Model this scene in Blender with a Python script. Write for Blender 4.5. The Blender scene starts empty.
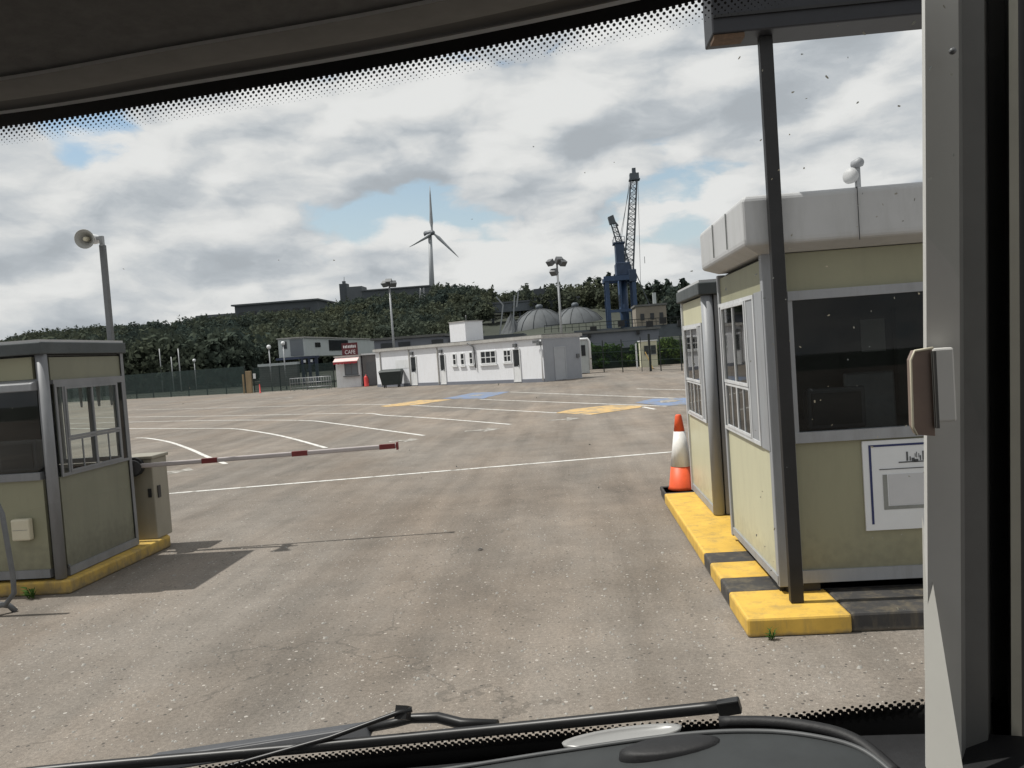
import bpy, bmesh, math, random
import numpy as np
from mathutils import Vector, Matrix
R = math.radians
random.seed(7); rng = np.random.default_rng(7)
scene = bpy.context.scene
col = scene.collection
ORI = {}          # object name -> world origin used for its local coordinates

# ------------------------------------------------------------------ helpers
class MB:
    """collects shapes (world coordinates) and links them as one mesh object"""
    def __init__(s): s.v = []; s.f = []; s.m = []; s.sm = []
    def add(s, verts, faces, mi=0, smooth=False):
        o = len(s.v); s.v += [tuple(p) for p in verts]
        for f in faces:
            s.f.append([i + o for i in f]); s.m.append(mi); s.sm.append(smooth)
        return s
    def hexa(s, p, mi=0):   # 8 corners: bottom ring then top ring
        return s.add(p, [(3,2,1,0),(4,5,6,7),(0,1,5,4),(1,2,6,5),(2,3,7,6),(3,0,4,7)], mi)
    def box(s, x0, x1, y0, y1, z0, z1, mi=0):
        return s.hexa([(x0,y0,z0),(x1,y0,z0),(x1,y1,z0),(x0,y1,z0),(x0,y0,z1),(x1,y0,z1),(x1,y1,z1),(x0,y1,z1)], mi)
    def bar(s, a, b, w, h=None, mi=0):
        h = h or w; a = Vector(a); b = Vector(b); d = (b - a).normalized()
        up = Vector((0,0,1)) if abs(d.z) < .95 else Vector((0,1,0))
        r = d.cross(up).normalized() * w * .5; u = r.cross(d).normalized() * h * .5
        return s.hexa([a-r-u, a+r-u, b+r-u, b-r-u, a-r+u, a+r+u, b+r+u, b-r+u], mi)
    def tube(s, pts, r, n=8, mi=0, cap=True):
        pts = [Vector(p) for p in pts]; rs = r if isinstance(r, (list, tuple)) else [r]*len(pts)
        vs = []; prev = None
        for i, p in enumerate(pts):
            d = ((pts[min(i+1, len(pts)-1)] - pts[max(i-1, 0)])).normalized()
            if prev is None:
                up = Vector((0,0,1)) if abs(d.z) < .9 else Vector((0,1,0)); a = d.cross(up).normalized()
            else:
                a = (prev - d * prev.dot(d)).normalized()
            prev = a; b = d.cross(a)
            vs += [p + (a*math.cos(t) + b*math.sin(t)) * rs[i] for t in [2*math.pi*k/n for k in range(n)]]
        fs = []
        for i in range(len(pts)-1):
            for k in range(n): fs.append((i*n+k, i*n+(k+1)%n, (i+1)*n+(k+1)%n, (i+1)*n+k))
        s.add(vs, fs, mi, True)
        if cap:
            o = len(s.v) - len(vs); L = len(pts)-1
            s.f.append([o+k for k in range(n)][::-1]); s.m.append(mi); s.sm.append(False)
            s.f.append([o+L*n+k for k in range(n)]); s.m.append(mi); s.sm.append(False)
        return s
    def lathe(s, prof, c=(0,0,0), axis=(0,0,1), n=24, mi=0):   # prof: (radius, height)
        c = Vector(c); ax = Vector(axis).normalized()
        t = Vector((1,0,0)) if abs(ax.x) < .9 else Vector((0,1,0))
        a = ax.cross(t).normalized(); b = ax.cross(a); vs = []; fs = []
        for r, h in prof:
            vs += [c + ax*h + (a*math.cos(2*math.pi*k/n) + b*math.sin(2*math.pi*k/n))*r for k in range(n)]
        for i in range(len(prof)-1):
            for k in range(n): fs.append((i*n+k, i*n+(k+1)%n, (i+1)*n+(k+1)%n, (i+1)*n+k))
        fs.append(tuple(range(n))[::-1]); fs.append(tuple((len(prof)-1)*n+k for k in range(n)))
        return s.add(vs, fs, mi, True)
    def prism(s, poly, z0, z1, mi=0):
        n = len(poly)
        vs = [(x,y,z0) for x,y in poly] + [(x,y,z1) for x,y in poly]
        return s.add(vs, [tuple(range(n))[::-1], tuple(range(n,2*n))] + [(i,(i+1)%n,n+(i+1)%n,n+i) for i in range(n)], mi)
    def grid(s, rows, mi=0, smooth=True):
        m = len(rows[0]); vs = [p for r in rows for p in r]
        return s.add(vs, [(i*m+j, i*m+j+1, (i+1)*m+j+1, (i+1)*m+j) for i in range(len(rows)-1) for j in range(m-1)], mi, smooth)
    def build(s, name, mat, parent=None, bevel=0):
        me = bpy.data.meshes.new(name)
        o = bpy.data.objects.new(name, me); col.objects.link(o)
        root = parent
        if parent is not None:
            w = ORI[parent.name]; o.parent = parent
        elif s.v:
            a = np.array(s.v); w = Vector(((a[:,0].min()+a[:,0].max())/2, (a[:,1].min()+a[:,1].max())/2, a[:,2].min())); o.location = w
        ORI[o.name] = w
        me.from_pydata([(p[0]-w[0], p[1]-w[1], p[2]-w[2]) for p in s.v], [], s.f)
        for m in (mat if isinstance(mat, (list, tuple)) else [mat]): me.materials.append(m)
        me.polygons.foreach_set('material_index', s.m); me.polygons.foreach_set('use_smooth', s.sm)
        bm = bmesh.new(); bm.from_mesh(me); bmesh.ops.recalc_face_normals(bm, faces=bm.faces); bm.to_mesh(me); bm.free()
        if bevel:
            b = o.modifiers.new('bevel', 'BEVEL'); b.width = bevel; b.segments = 2; b.limit_method = 'ANGLE'; b.angle_limit = R(40)
        return o

class Face:
    """a wall plane: u along it, z up, d outward"""
    def __init__(s, o, u, n): s.o = Vector(o); s.u = Vector(u).normalized(); s.n = Vector(n).normalized()
    def p(s, u, z, d=0): q = s.o + s.u*u + s.n*d; return (q.x, q.y, q.z + z)
    def box(s, mb, u0, u1, z0, z1, d0, d1, mi=0):
        return mb.hexa([s.p(u0,z0,d0), s.p(u1,z0,d0), s.p(u1,z0,d1), s.p(u0,z0,d1), s.p(u0,z1,d0), s.p(u1,z1,d0), s.p(u1,z1,d1), s.p(u0,z1,d1)], mi)
    def frame(s, mb, u0, u1, z0, z1, w, d0, d1):
        s.box(mb,u0,u1,z0,z0+w,d0,d1); s.box(mb,u0,u1,z1-w,z1,d0,d1); s.box(mb,u0,u0+w,z0+w,z1-w,d0,d1); s.box(mb,u1-w,u1,z0+w,z1-w,d0,d1)

def tag(o, label=None, cat=None, group=None, kind=None):
    if label: o['label'] = label
    if cat: o['category'] = cat
    if group: o['group'] = group
    if kind: o['kind'] = kind
    return o
def thing(name, loc, label, cat, group=None):
    o = bpy.data.objects.new(name, None); col.objects.link(o); o.location = loc; o.empty_display_size = .2
    ORI[o.name] = Vector(loc); return tag(o, label, cat, group)
def fast_mesh(name, V, F, mats, parent=None):
    """V (n,3) float, F (m,4) int -> mesh object"""
    me = bpy.data.meshes.new(name); n = len(V); m = len(F); k = F.shape[1]
    w = np.array(ORI[parent.name]) if parent is not None else V.mean(0)*np.array([1,1,0])
    me.vertices.add(n); me.vertices.foreach_set('co', (V - w).astype(np.float32).ravel())
    me.loops.add(m*k); me.loops.foreach_set('vertex_index', F.astype(np.int32).ravel())
    me.polygons.add(m); me.polygons.foreach_set('loop_start', np.arange(0, m*k, k, dtype=np.int32))
    me.update(calc_edges=True); me.materials.append(mats)
    o = bpy.data.objects.new(name, me); col.objects.link(o)
    if parent is not None: o.parent = parent
    else: o.location = w
    ORI[o.name] = Vector(w); return o

# ------------------------------------------------------------------ materials
def mat(name, c, rough=.6, var=.25, scale=3., stretch=(1,1,1), metal=0., bump=0., spec=.4, dirt=None, dirt_amt=0., low=None):
    m = bpy.data.materials.new(name); m.use_nodes = True; nt = m.node_tree; N = nt.nodes; L = nt.links
    b = N['Principled BSDF']; b.inputs['Roughness'].default_value = rough; b.inputs['Metallic'].default_value = metal
    b.inputs['Specular IOR Level'].default_value = spec
    tc = N.new('ShaderNodeTexCoord'); mp = N.new('ShaderNodeMapping'); mp.inputs['Scale'].default_value = [scale*q for q in stretch]
    L.new(tc.outputs['Object'], mp.inputs['Vector'])
    nz = N.new('ShaderNodeTexNoise'); nz.inputs['Scale'].default_value = 1; nz.inputs['Detail'].default_value = 6; nz.inputs['Roughness'].default_value = .65
    L.new(mp.outputs[0], nz.inputs['Vector'])
    rp = N.new('ShaderNodeValToRGB'); rp.color_ramp.elements[0].position = .3; rp.color_ramp.elements[1].position = .72
    rp.color_ramp.elements[0].color = (*[max(0, q*(1-var)) for q in c], 1); rp.color_ramp.elements[1].color = (*[min(1, q*(1+var*.5)) for q in c], 1)
    L.new(nz.outputs['Fac'], rp.inputs['Fac']); out = rp.outputs['Color']
    if dirt:
        n2 = N.new('ShaderNodeTexNoise'); n2.inputs['Scale'].default_value = 1.; n2.inputs['Detail'].default_value = 8; n2.inputs['Roughness'].default_value = .7
        m2 = N.new('ShaderNodeMapping'); m2.inputs['Scale'].default_value = (9,9,1.6); L.new(tc.outputs['Object'], m2.inputs['Vector']); L.new(m2.outputs[0], n2.inputs['Vector'])
        r2 = N.new('ShaderNodeValToRGB'); r2.color_ramp.elements[0].position = .48; r2.color_ramp.elements[1].position = .75
        r2.color_ramp.elements[1].color = (dirt_amt,)*3 + (1,)
        L.new(n2.outputs['Fac'], r2.inputs['Fac'])
        mx = N.new('ShaderNodeMix'); mx.data_type = 'RGBA'; mx.inputs['B'].default_value = (*dirt, 1)
        L.new(r2.outputs['Color'], mx.inputs['Factor']); L.new(out, mx.inputs['A']); out = mx.outputs['Result']
    if low:                                # (z0, z1, colour, amount): splash grime, on the left kerb also painted shade, fading out upwards
        sz = N.new('ShaderNodeSeparateXYZ'); L.new(tc.outputs['Object'], sz.inputs[0])
        n3 = N.new('ShaderNodeTexNoise'); n3.inputs['Scale'].default_value = 14.; n3.inputs['Detail'].default_value = 7; L.new(tc.outputs['Object'], n3.inputs['Vector'])
        ad = N.new('ShaderNodeMath'); ad.operation = 'MULTIPLY_ADD'; L.new(n3.outputs['Fac'], ad.inputs[0]); ad.inputs[1].default_value = (low[1]-low[0])*-1.6; L.new(sz.outputs[2], ad.inputs[2])
        r3 = N.new('ShaderNodeMapRange'); r3.inputs[1].default_value = low[0]-(low[1]-low[0])*.8; r3.inputs[2].default_value = low[1]-(low[1]-low[0])*.8; r3.inputs[3].default_value = low[3]; r3.inputs[4].default_value = 0.; L.new(ad.outputs[0], r3.inputs[0])
        x3 = N.new('ShaderNodeMix'); x3.data_type = 'RGBA'; x3.inputs['B'].default_value = (*low[2],1); L.new(r3.outputs[0], x3.inputs['Factor']); L.new(out, x3.inputs['A']); out = x3.outputs['Result']
    L.new(out, b.inputs['Base Color'])
    if bump:
        bp = N.new('ShaderNodeBump'); bp.inputs['Strength'].default_value = bump; bp.inputs['Distance'].default_value = .02
        L.new(nz.outputs['Fac'], bp.inputs['Height']); L.new(bp.outputs[0], b.inputs['Normal'])
    return m
def glass(name, tint=(.8,.85,.84), gl=.5, ior=1.5, clear=False):
    m = bpy.data.materials.new(name); m.use_nodes = True; nt = m.node_tree; N = nt.nodes; L = nt.links
    N.remove(N['Principled BSDF']); o = N['Material Output']
    t = N.new('ShaderNodeBsdfTransparent'); t.inputs[0].default_value = (*tint, 1)
    g = N.new('ShaderNodeBsdfGlossy'); g.inputs['Roughness'].default_value = .02
    f = N.new('ShaderNodeFresnel'); f.inputs['IOR'].default_value = ior
    mu = N.new('ShaderNodeMath'); mu.operation = 'MULTIPLY'; mu.inputs[1].default_value = gl
    L.new(f.outputs[0], mu.inputs[0]); mx = N.new('ShaderNodeMixShader')
    L.new(mu.outputs[0], mx.inputs[0]); L.new(t.outputs[0], mx.inputs[1]); L.new(g.outputs[0], mx.inputs[2]); L.new(mx.outputs[0], o.inputs['Surface'])
    return m
def leaf_mat(name, dark, light, scale=.35, trans=.25):
    m = bpy.data.materials.new(name); m.use_nodes = True; nt = m.node_tree; N = nt.nodes; L = nt.links
    N.remove(N['Principled BSDF']); o = N['Material Output']
    tc = N.new('ShaderNodeTexCoord'); nz = N.new('ShaderNodeTexNoise'); nz.inputs['Scale'].default_value = scale; nz.inputs['Detail'].default_value = 8; nz.inputs['Roughness'].default_value = .75
    L.new(tc.outputs['Object'], nz.inputs['Vector'])
    rp = N.new('ShaderNodeValToRGB'); rp.color_ramp.elements[0].position = .38; rp.color_ramp.elements[1].position = .68
    rp.color_ramp.elements[0].color = (*dark,1); rp.color_ramp.elements[1].color = (*light,1); L.new(nz.outputs['Fac'], rp.inputs['Fac'])
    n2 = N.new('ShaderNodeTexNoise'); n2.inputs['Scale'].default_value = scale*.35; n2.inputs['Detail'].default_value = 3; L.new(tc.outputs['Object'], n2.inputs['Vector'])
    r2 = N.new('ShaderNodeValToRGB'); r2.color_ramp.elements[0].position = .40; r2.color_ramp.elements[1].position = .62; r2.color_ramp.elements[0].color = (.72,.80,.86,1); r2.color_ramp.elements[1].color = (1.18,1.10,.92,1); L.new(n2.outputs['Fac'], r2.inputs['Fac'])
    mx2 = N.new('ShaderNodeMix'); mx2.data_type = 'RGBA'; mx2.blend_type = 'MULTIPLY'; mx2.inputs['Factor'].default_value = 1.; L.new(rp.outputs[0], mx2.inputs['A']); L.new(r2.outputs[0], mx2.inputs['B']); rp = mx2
    d = N.new('ShaderNodeBsdfDiffuse'); t = N.new('ShaderNodeBsdfTranslucent'); mx = N.new('ShaderNodeMixShader'); mx.inputs[0].default_value = trans
    LC = rp.outputs['Result']; L.new(LC, d.inputs[0]); L.new(LC, t.inputs[0]); L.new(d.outputs[0], mx.inputs[1]); L.new(t.outputs[0], mx.inputs[2]); L.new(mx.outputs[0], o.inputs['Surface'])
    return m
M = {}
M['cream'] = mat('cream_panel', (.36,.355,.225), .45, .10, 2., (1,1,.6), dirt=(.22,.205,.14), dirt_amt=.3)
M['cream_dull'] = mat('half_shaded_cream_panel', (.27,.265,.175), .5, .12, 2., (1,1,.6), dirt=(.17,.16,.115), dirt_amt=.35)  # cream partly darkened to paint in shade on less lit faces
M['cream_grey'] = mat('shaded_grimy_cream_panel', (.185,.185,.135), .55, .12, 2., (1,1,.6), dirt=(.12,.115,.09), dirt_amt=.35, low=(.0,.4,(.08,.075,.06),.6))  # cream darkened to paint in the left booth's shade, with grime
M['alu_dull'] = mat('dull_aluminium_trim', (.20,.205,.215), .5, .15, 5., (1,1,.4), metal=.1, dirt=(.10,.10,.095), dirt_amt=.4)
M['cream_lane'] = mat('sunlit_cream_panel', (.50,.485,.34), .45, .07, 2., (1,1,.6), dirt=(.36,.34,.24), dirt_amt=.35, low=(.0,.35,(.24,.22,.16),.5))  # lighter cream: sunlight on the lane faces put into the colour
M['cream_front'] = mat('shaded_cream_panel', (.245,.24,.162), .5, .05, 2., (1,1,.6), dirt=(.18,.17,.12), dirt_amt=.35, low=(.0,.4,(.12,.11,.08),.6))  # darker cream: shade of the booth fronts put into the colour
M['alu'] = mat('aluminium_trim', (.27,.28,.295), .5, .12, 5., (1,1,.4), dirt=(.14,.13,.12), dirt_amt=.35)
M['alu_white'] = mat('pale_window_frame', (.55,.56,.57), .4, .12, 5., dirt=(.2,.19,.18), dirt_amt=.4)
M['grp'] = mat('white_roof_moulding', (.43,.435,.44), .55, .1, 1.5, dirt=(.26,.26,.25), dirt_amt=.35)
M['roofdark'] = mat('dark_roof_edge', (.065,.075,.078), .7, .25, 4., dirt=(.12,.12,.115), dirt_amt=.3)
M['dark'] = mat('dark_interior', (.055,.055,.053), .8, .3, 2.)
M['darker'] = mat('black_plastic', (.018,.018,.019), .45, .3, 6.)
M['yellow'] = mat('yellow_kerb_paint', (.62,.39,.07), .65, .2, 3., bump=.2, dirt=(.24,.18,.08), dirt_amt=.75, low=(0,.035,(.17,.14,.09),.85))
M['blackpaint'] = mat('black_kerb_paint', (.045,.043,.042), .65, .3, 3., bump=.15, dirt=(.17,.14,.09), dirt_amt=.7, low=(0,.035,(.15,.13,.10),.8))
M['postblack'] = mat('black_painted_steel', (.013,.013,.014), .5, .4, 6.)
M['signdark'] = mat('dark_sign_metal', (.016,.017,.022), .5, .3, 5.)
M['rust'] = mat('rusty_lip', (.10,.06,.035), .8, .4, 20.)
M['white'] = mat('white_paint', (.68,.69,.70), .5, .07, 1., dirt=(.42,.40,.36), dirt_amt=.45)
M['render'] = mat('white_rendered_wall', (.72,.73,.76), .8, .05, .8, dirt=(.56,.55,.53), dirt_amt=.4, bump=.1)
M['roofedge'] = mat('pale_roof_edge', (.42,.41,.39), .7, .2, 1.5, dirt=(.2,.18,.15), dirt_amt=.5)
M['roofgrey'] = mat('grey_felt_roof', (.14,.14,.135), .85, .25, 1.)
M['winblack'] = mat('dark_window', (.02,.023,.026), .15, .3, 2.)
M['barrier'] = mat('barrier_white', (.42,.38,.375), .5, .12, 3., dirt=(.3,.26,.24), dirt_amt=.4)
M['redtape'] = mat('red_tape', (.16,.022,.022), .5, .3, 8.)
M['beige'] = mat('beige_cabinet', (.27,.25,.20), .45, .1, 3., dirt=(.18,.16,.12), dirt_amt=.4)
M['orange'] = mat('orange_cone_plastic', (.72,.10,.03), .5, .12, 6., dirt=(.25,.08,.04), dirt_amt=.4)
M['conewhite'] = mat('cone_reflective_band', (.72,.71,.69), .4, .1, 12., dirt=(.35,.32,.3), dirt_amt=.5)
M['rubber'] = mat('black_rubber', (.035,.033,.031), .8, .3, 9., dirt=(.12,.1,.085), dirt_amt=.5)
M['galv'] = mat('galvanised_steel', (.33,.34,.35), .45, .2, 8., metal=.3)
M['galvdark'] = mat('dark_grey_steel', (.13,.135,.14), .5, .2, 8., metal=.2)
M['hornin'] = mat('horn_grey', (.36,.36,.34), .6, .2, 8.)
M['plastic'] = mat('cream_plastic', (.56,.52,.40), .4, .06, 6.)
M['notice'] = mat('notice_white', (.62,.64,.66), .4, .05, 5.)
M['navy'] = mat('navy_ink', (.02,.028,.10), .5, .1, 5.)
M['inkgrey'] = mat('grey_ink', (.22,.23,.22), .5, .2, 9.)
M['inkdark'] = mat('dark_ink', (.07,.075,.08), .5, .2, 30.)
M['noticegrey'] = mat('notice_pale_grey', (.47,.48,.50), .4, .05, 5.)
M['blue'] = mat('blue_crane_paint', (.034,.066,.135), .5, .35, .4)
M['bluedark'] = mat('dark_blue_steel', (.038,.060,.105), .6, .3, .5)
M['steelfar'] = mat('far_grey_steel', (.10,.115,.13), .6, .25, .5)
M['turbine'] = mat('turbine_grey', (.30,.315,.33), .5, .06, .1)
M['turbinedark'] = mat('turbine_hub_grey', (.12,.13,.145), .5, .1, .3)
M['facdark'] = mat('far_factory_cladding', (.07,.08,.09), .7, .2, .08)
M['facmid'] = mat('far_factory_grey', (.10,.11,.12), .7, .2, .08)
M['dome'] = mat('grey_dome_sheet', (.085,.093,.10), .7, .3, .35, (1,1,.4))
M['enddoor'] = mat('grey_end_door', (.37,.385,.41), .6, .08, 2.)
M['ochre'] = mat('dull_ochre_paint', (.30,.20,.06), .7, .2, 3.)
M['cabin'] = mat('pale_grey_cabin', (.46,.49,.49), .6, .1, .5, dirt=(.25,.26,.25), dirt_amt=.4)
M['cabinrecess'] = mat('cabin_grey_recess', (.16,.175,.19), .7, .15, .5)
M['cabinblue'] = mat('navy_underframe', (.03,.04,.075), .6, .3, .7)
M['wallgrey'] = mat('blue_grey_shed_cladding', (.17,.18,.21), .7, .12, .3)
M['brick'] = mat('buff_wall', (.25,.22,.18), .8, .2, .3)
M['wood'] = mat('weathered_wood', (.30,.23,.14), .8, .25, 3., (1,1,.2))
M['awning'] = mat('red_awning_cloth', (.42,.035,.05), .7, .15, 3.)
M['awningpale'] = mat('pale_awning_top', (.72,.52,.50), .7, .1, 3.)
M['signred'] = mat('red_sign_board', (.11,.02,.025), .5, .2, 3.)
M['hydrant'] = mat('red_painted_metal', (.55,.05,.045), .5, .15, 6.)
M['binmat'] = mat('dark_green_bin_plastic', (.022,.032,.03), .5, .25, 4.)
M['shed'] = mat('grey_timber_shed', (.16,.155,.155), .75, .15, 2., (3,3,.3))
M['fence'] = mat('dark_green_mesh_wire', (.016,.035,.033), .6, .3, 1.)
M['fencepost'] = mat('dark_fence_post', (.02,.026,.024), .6, .3, 2.)
M['rock'] = mat('stone_chip', (.30,.285,.26), .8, .5, 25.)
M['roofliner'] = mat('dark_headlining_fabric', (.125,.123,.120), .95, .2, 60., bump=.1)
M['linertrim'] = mat('headlining_trim', (.165,.162,.155), .8, .15, 30.)
M['frit'] = mat('black_glass_frit', (.004,.004,.0045), .5, .1, 5.)
M['vanblack'] = mat('van_black_rubber', (.012,.012,.013), .5, .25, 12.)
M['dash'] = mat('black_dashboard', (.011,.011,.012), .6, .3, 40., bump=.1)
M['dashrim'] = mat('dashboard_rim_grey', (.075,.078,.08), .5, .2, 25.)
M['dashpad'] = mat('grey_dashboard_pad', (.026,.029,.030), .6, .2, 25.)
M['pillar'] = mat('grey_pillar_trim', (.52,.515,.49), .5, .08, 5., dirt=(.43,.425,.40), dirt_amt=.35)
M['pillarwhite'] = mat('sunlight_wedge_white', (.55,.54,.50), .5, .06, 8.)
M['pillardark'] = mat('dark_window_channel', (.13,.13,.125), .6, .2, 8.)
M['sealgrey'] = mat('dark_seal_rubber', (.075,.073,.068), .7, .2, 8.)
M['pillarolive'] = mat('olive_trim_strip', (.32,.31,.26), .6, .15, 8.)
M['catch'] = mat('brown_catch_plastic', (.20,.14,.11), .4, .15, 20.)
M['vanwhite'] = mat('white_van_body', (.7,.7,.69), .35, .05, 3.)
M['wiper'] = mat('wiper_satin_black', (.009,.009,.0095), .4, .3, 20.)
M['wiperlite'] = mat('wiper_worn_grey', (.06,.062,.068), .45, .2, 15.)
M['dish'] = mat('white_glazed_dish', (.26,.26,.255), .3, .05, 8.)
M['leafhill'] = leaf_mat('hillside_foliage', (.046,.058,.052), (.084,.098,.074), .09)  # lightened towards grey-green to put distance haze into the colour
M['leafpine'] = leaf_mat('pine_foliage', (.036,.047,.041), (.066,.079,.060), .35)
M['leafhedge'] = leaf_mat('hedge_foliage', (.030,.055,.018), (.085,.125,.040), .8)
M['leafweed'] = leaf_mat('weed_foliage', (.05,.10,.025), (.11,.18,.05), 8.)
M['bark'] = mat('grey_bark', (.07,.06,.05), .9, .3, 2.)
M['glass'] = glass('booth_glass', (.84,.88,.87), 1.)
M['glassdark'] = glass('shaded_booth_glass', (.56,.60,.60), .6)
M['windscreen'] = glass('windscreen_glass', (.955,.965,.96), .04)

# asphalt: worn pale chippings with streaks along the lane, stains and bright stones
def asphalt():
    m = bpy.data.materials.new('worn_asphalt'); m.use_nodes = True; nt = m.node_tree; N = nt.nodes; L = nt.links
    b = N['Principled BSDF']; b.inputs['Roughness'].default_value = .85; b.inputs['Specular IOR Level'].default_value = .3
    tc = N.new('ShaderNodeTexCoord')
    def noise(sc, det=6, ro=.6, st=(1,1,1)):
        mp = N.new('ShaderNodeMapping'); mp.inputs['Scale'].default_value = [sc*q for q in st]; L.new(tc.outputs['Object'], mp.inputs['Vector'])
        n = N.new('ShaderNodeTexNoise'); n.inputs['Scale'].default_value = 1; n.inputs['Detail'].default_value = det; n.inputs['Roughness'].default_value = ro; L.new(mp.outputs[0], n.inputs['Vector']); return n.outputs['Fac']
    def ramp(f, p0, c0, p1, c1):
        r = N.new('ShaderNodeValToRGB'); r.color_ramp.elements[0].position = p0; r.color_ramp.elements[1].position = p1
        r.color_ramp.elements[0].color = (*c0,1); r.color_ramp.elements[1].color = (*c1,1); L.new(f, r.inputs['Fac']); return r.outputs['Color']
    def mix(f, a, bb, mode='MIX'):
        x = N.new('ShaderNodeMix'); x.data_type = 'RGBA'; x.blend_type = mode
        if isinstance(f, float): x.inputs['Factor'].default_value = f
        else: L.new(f, x.inputs['Factor'])
        L.new(a, x.inputs['A'])
        if isinstance(bb, tuple): x.inputs['B'].default_value = (*bb,1)
        else: L.new(bb, x.inputs['B'])
        return x.outputs['Result']
    g = lambda v: (v,v,v)
    base = ramp(noise(.35, 5, .6), .32, (.175,.154,.131), .70, (.229,.203,.174))
    base = mix(1., base, ramp(noise(.6, 6, .65, (2.6,.20,1)), .32, (.74,.735,.73), .60, g(1.05)), 'MULTIPLY')     # wheel tracks
    base = mix(1., base, ramp(noise(1.5, 8, .75), .25, g(.72), .62, g(1.06)), 'MULTIPLY')
    base = mix(1., base, ramp(noise(.13, 5, .6, (1.6,.7,1)), .35, (.84,.83,.82), .62, (1.05,1.04,1.03)), 'MULTIPLY')
    base = mix(1., base, ramp(noise(38, 4, .8), .25, g(.62), .70, g(1.28)), 'MULTIPLY')                   # grain
    base = mix(1., base, ramp(noise(150, 2, .8), .3, g(.75), .70, g(1.25)), 'MULTIPLY')
    base = mix(ramp(noise(.22, 4, .5), .62, g(0), .75, g(.16)), base, (.09,.083,.075))                    # old patches
    v = N.new('ShaderNodeTexVoronoi'); v.inputs['Scale'].default_value = 62; L.new(tc.outputs['Object'], v.inputs['Vector'])
    sep = N.new('ShaderNodeSeparateColor'); L.new(v.outputs['Color'], sep.inputs[0])
    def math_(op, a, bb):
        x = N.new('ShaderNodeMath'); x.operation = op
        for i, q in enumerate((a, bb)):
            if isinstance(q, (int, float)): x.inputs[i].default_value = q
            else: L.new(q, x.inputs[i])
        return x.outputs[0]
    patchy = ramp(noise(1.1, 6, .65), .40, g(.985), .68, g(.86))
    st = math_('MULTIPLY', math_('GREATER_THAN', sep.outputs[0], patchy), math_('LESS_THAN', v.outputs['Distance'], .32))
    base = mix(math_('MULTIPLY', st, sep.outputs[1]), base, (.46,.43,.385))
    vb = N.new('ShaderNodeTexVoronoi'); vb.inputs['Scale'].default_value = 21; L.new(tc.outputs['Object'], vb.inputs['Vector'])
    sb = N.new('ShaderNodeSeparateColor'); L.new(vb.outputs['Color'], sb.inputs[0])
    st2 = math_('MULTIPLY', math_('GREATER_THAN', sb.outputs[0], .965), math_('LESS_THAN', vb.outputs['Distance'], .24))
    base = mix(math_('MULTIPLY', st2, .75), base, (.43,.40,.36))
    v2 = N.new('ShaderNodeTexVoronoi'); v2.inputs['Scale'].default_value = 30; L.new(tc.outputs['Object'], v2.inputs['Vector'])
    s2 = N.new('ShaderNodeSeparateColor'); L.new(v2.outputs['Color'], s2.inputs[0])
    dk = math_('MULTIPLY', math_('GREATER_THAN', s2.outputs[1], .93), math_('LESS_THAN', v2.outputs['Distance'], .30))
    base = mix(dk, base, (.075,.068,.06))
    base = mix(1., base, ramp(noise(.28, 6, .65, (1.3,.5,1)), .40, (.95,.965,.985), .66, (1.06,1.0,.95)), 'MULTIPLY')
    # small oil spots and dark drips
    os_ = ramp(noise(2.6, 5, .55), .70, g(0), .78, g(.5)); base = mix(os_, base, (.07,.064,.058))
    os2 = ramp(noise(9., 3, .5), .735, g(0), .77, g(.55)); base = mix(os2, base, (.06,.055,.05))
    # cracks
    w = N.new('ShaderNodeTexVoronoi'); w.feature = 'DISTANCE_TO_EDGE'; w.inputs['Scale'].default_value = .16
    nn = N.new('ShaderNodeTexNoise'); nn.inputs['Scale'].default_value = .8; nn.inputs['Detail'].default_value = 6; L.new(tc.outputs['Object'], nn.inputs['Vector'])
    va = N.new('ShaderNodeVectorMath'); va.operation = 'MULTIPLY_ADD'; va.inputs[1].default_value = (2.5,2.5,0); L.new(nn.outputs['Color'], va.inputs[0]); L.new(tc.outputs['Object'], va.inputs[2])
    L.new(va.outputs[0], w.inputs['Vector'])
    cr = math_('MULTIPLY', math_('LESS_THAN', w.outputs['Distance'], .0014), .35)
    base = mix(cr, base, (.05,.046,.04))
    L.new(base, b.inputs['Base Color'])
    bp = N.new('ShaderNodeBump'); bp.inputs['Strength'].default_value = .35; bp.inputs['Distance'].default_value = .01; L.new(noise(60, 4, .8), bp.inputs['Height']); L.new(bp.outputs[0], b.inputs['Normal'])
    return m
M['asphalt'] = asphalt()
def marking(name, c, wear=.5, sc=5):
    m = bpy.data.materials.new(name); m.use_nodes = True; nt = m.node_tree; N = nt.nodes; L = nt.links
    b = N['Principled BSDF']; b.inputs['Roughness'].default_value = .7; tc = N.new('ShaderNodeTexCoord')
    n = N.new('ShaderNodeTexNoise'); n.inputs['Scale'].default_value = sc; n.inputs['Detail'].default_value = 9; n.inputs['Roughness'].default_value = .75; L.new(tc.outputs['Object'], n.inputs['Vector'])
    r = N.new('ShaderNodeValToRGB'); r.color_ramp.elements[0].position = wear-.06; r.color_ramp.elements[1].position = wear+.06
    r.color_ramp.elements[0].color = (.18,.165,.14,1); r.color_ramp.elements[1].color = (*c,1); L.new(n.outputs['Fac'], r.inputs['Fac']); L.new(r.outputs[0], b.inputs['Base Color']); return m
M['line'] = marking('white_road_paint', (.60,.59,.56), .43)
M['linefaded'] = marking('faded_white_road_paint', (.40,.38,.35), .53)
M['bayblue'] = marking('blue_bay_paint', (.13,.19,.32), .47, 2.2)
M['bayyellow'] = marking('yellow_bay_paint', (.50,.33,.13), .46, 2.2)
M['grass'] = mat('rough_dark_grass', (.028,.036,.023), .9, .4, .3)
M['hill'] = mat('hillside_grass', (.036,.042,.030), .9, .4, .03)

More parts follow.
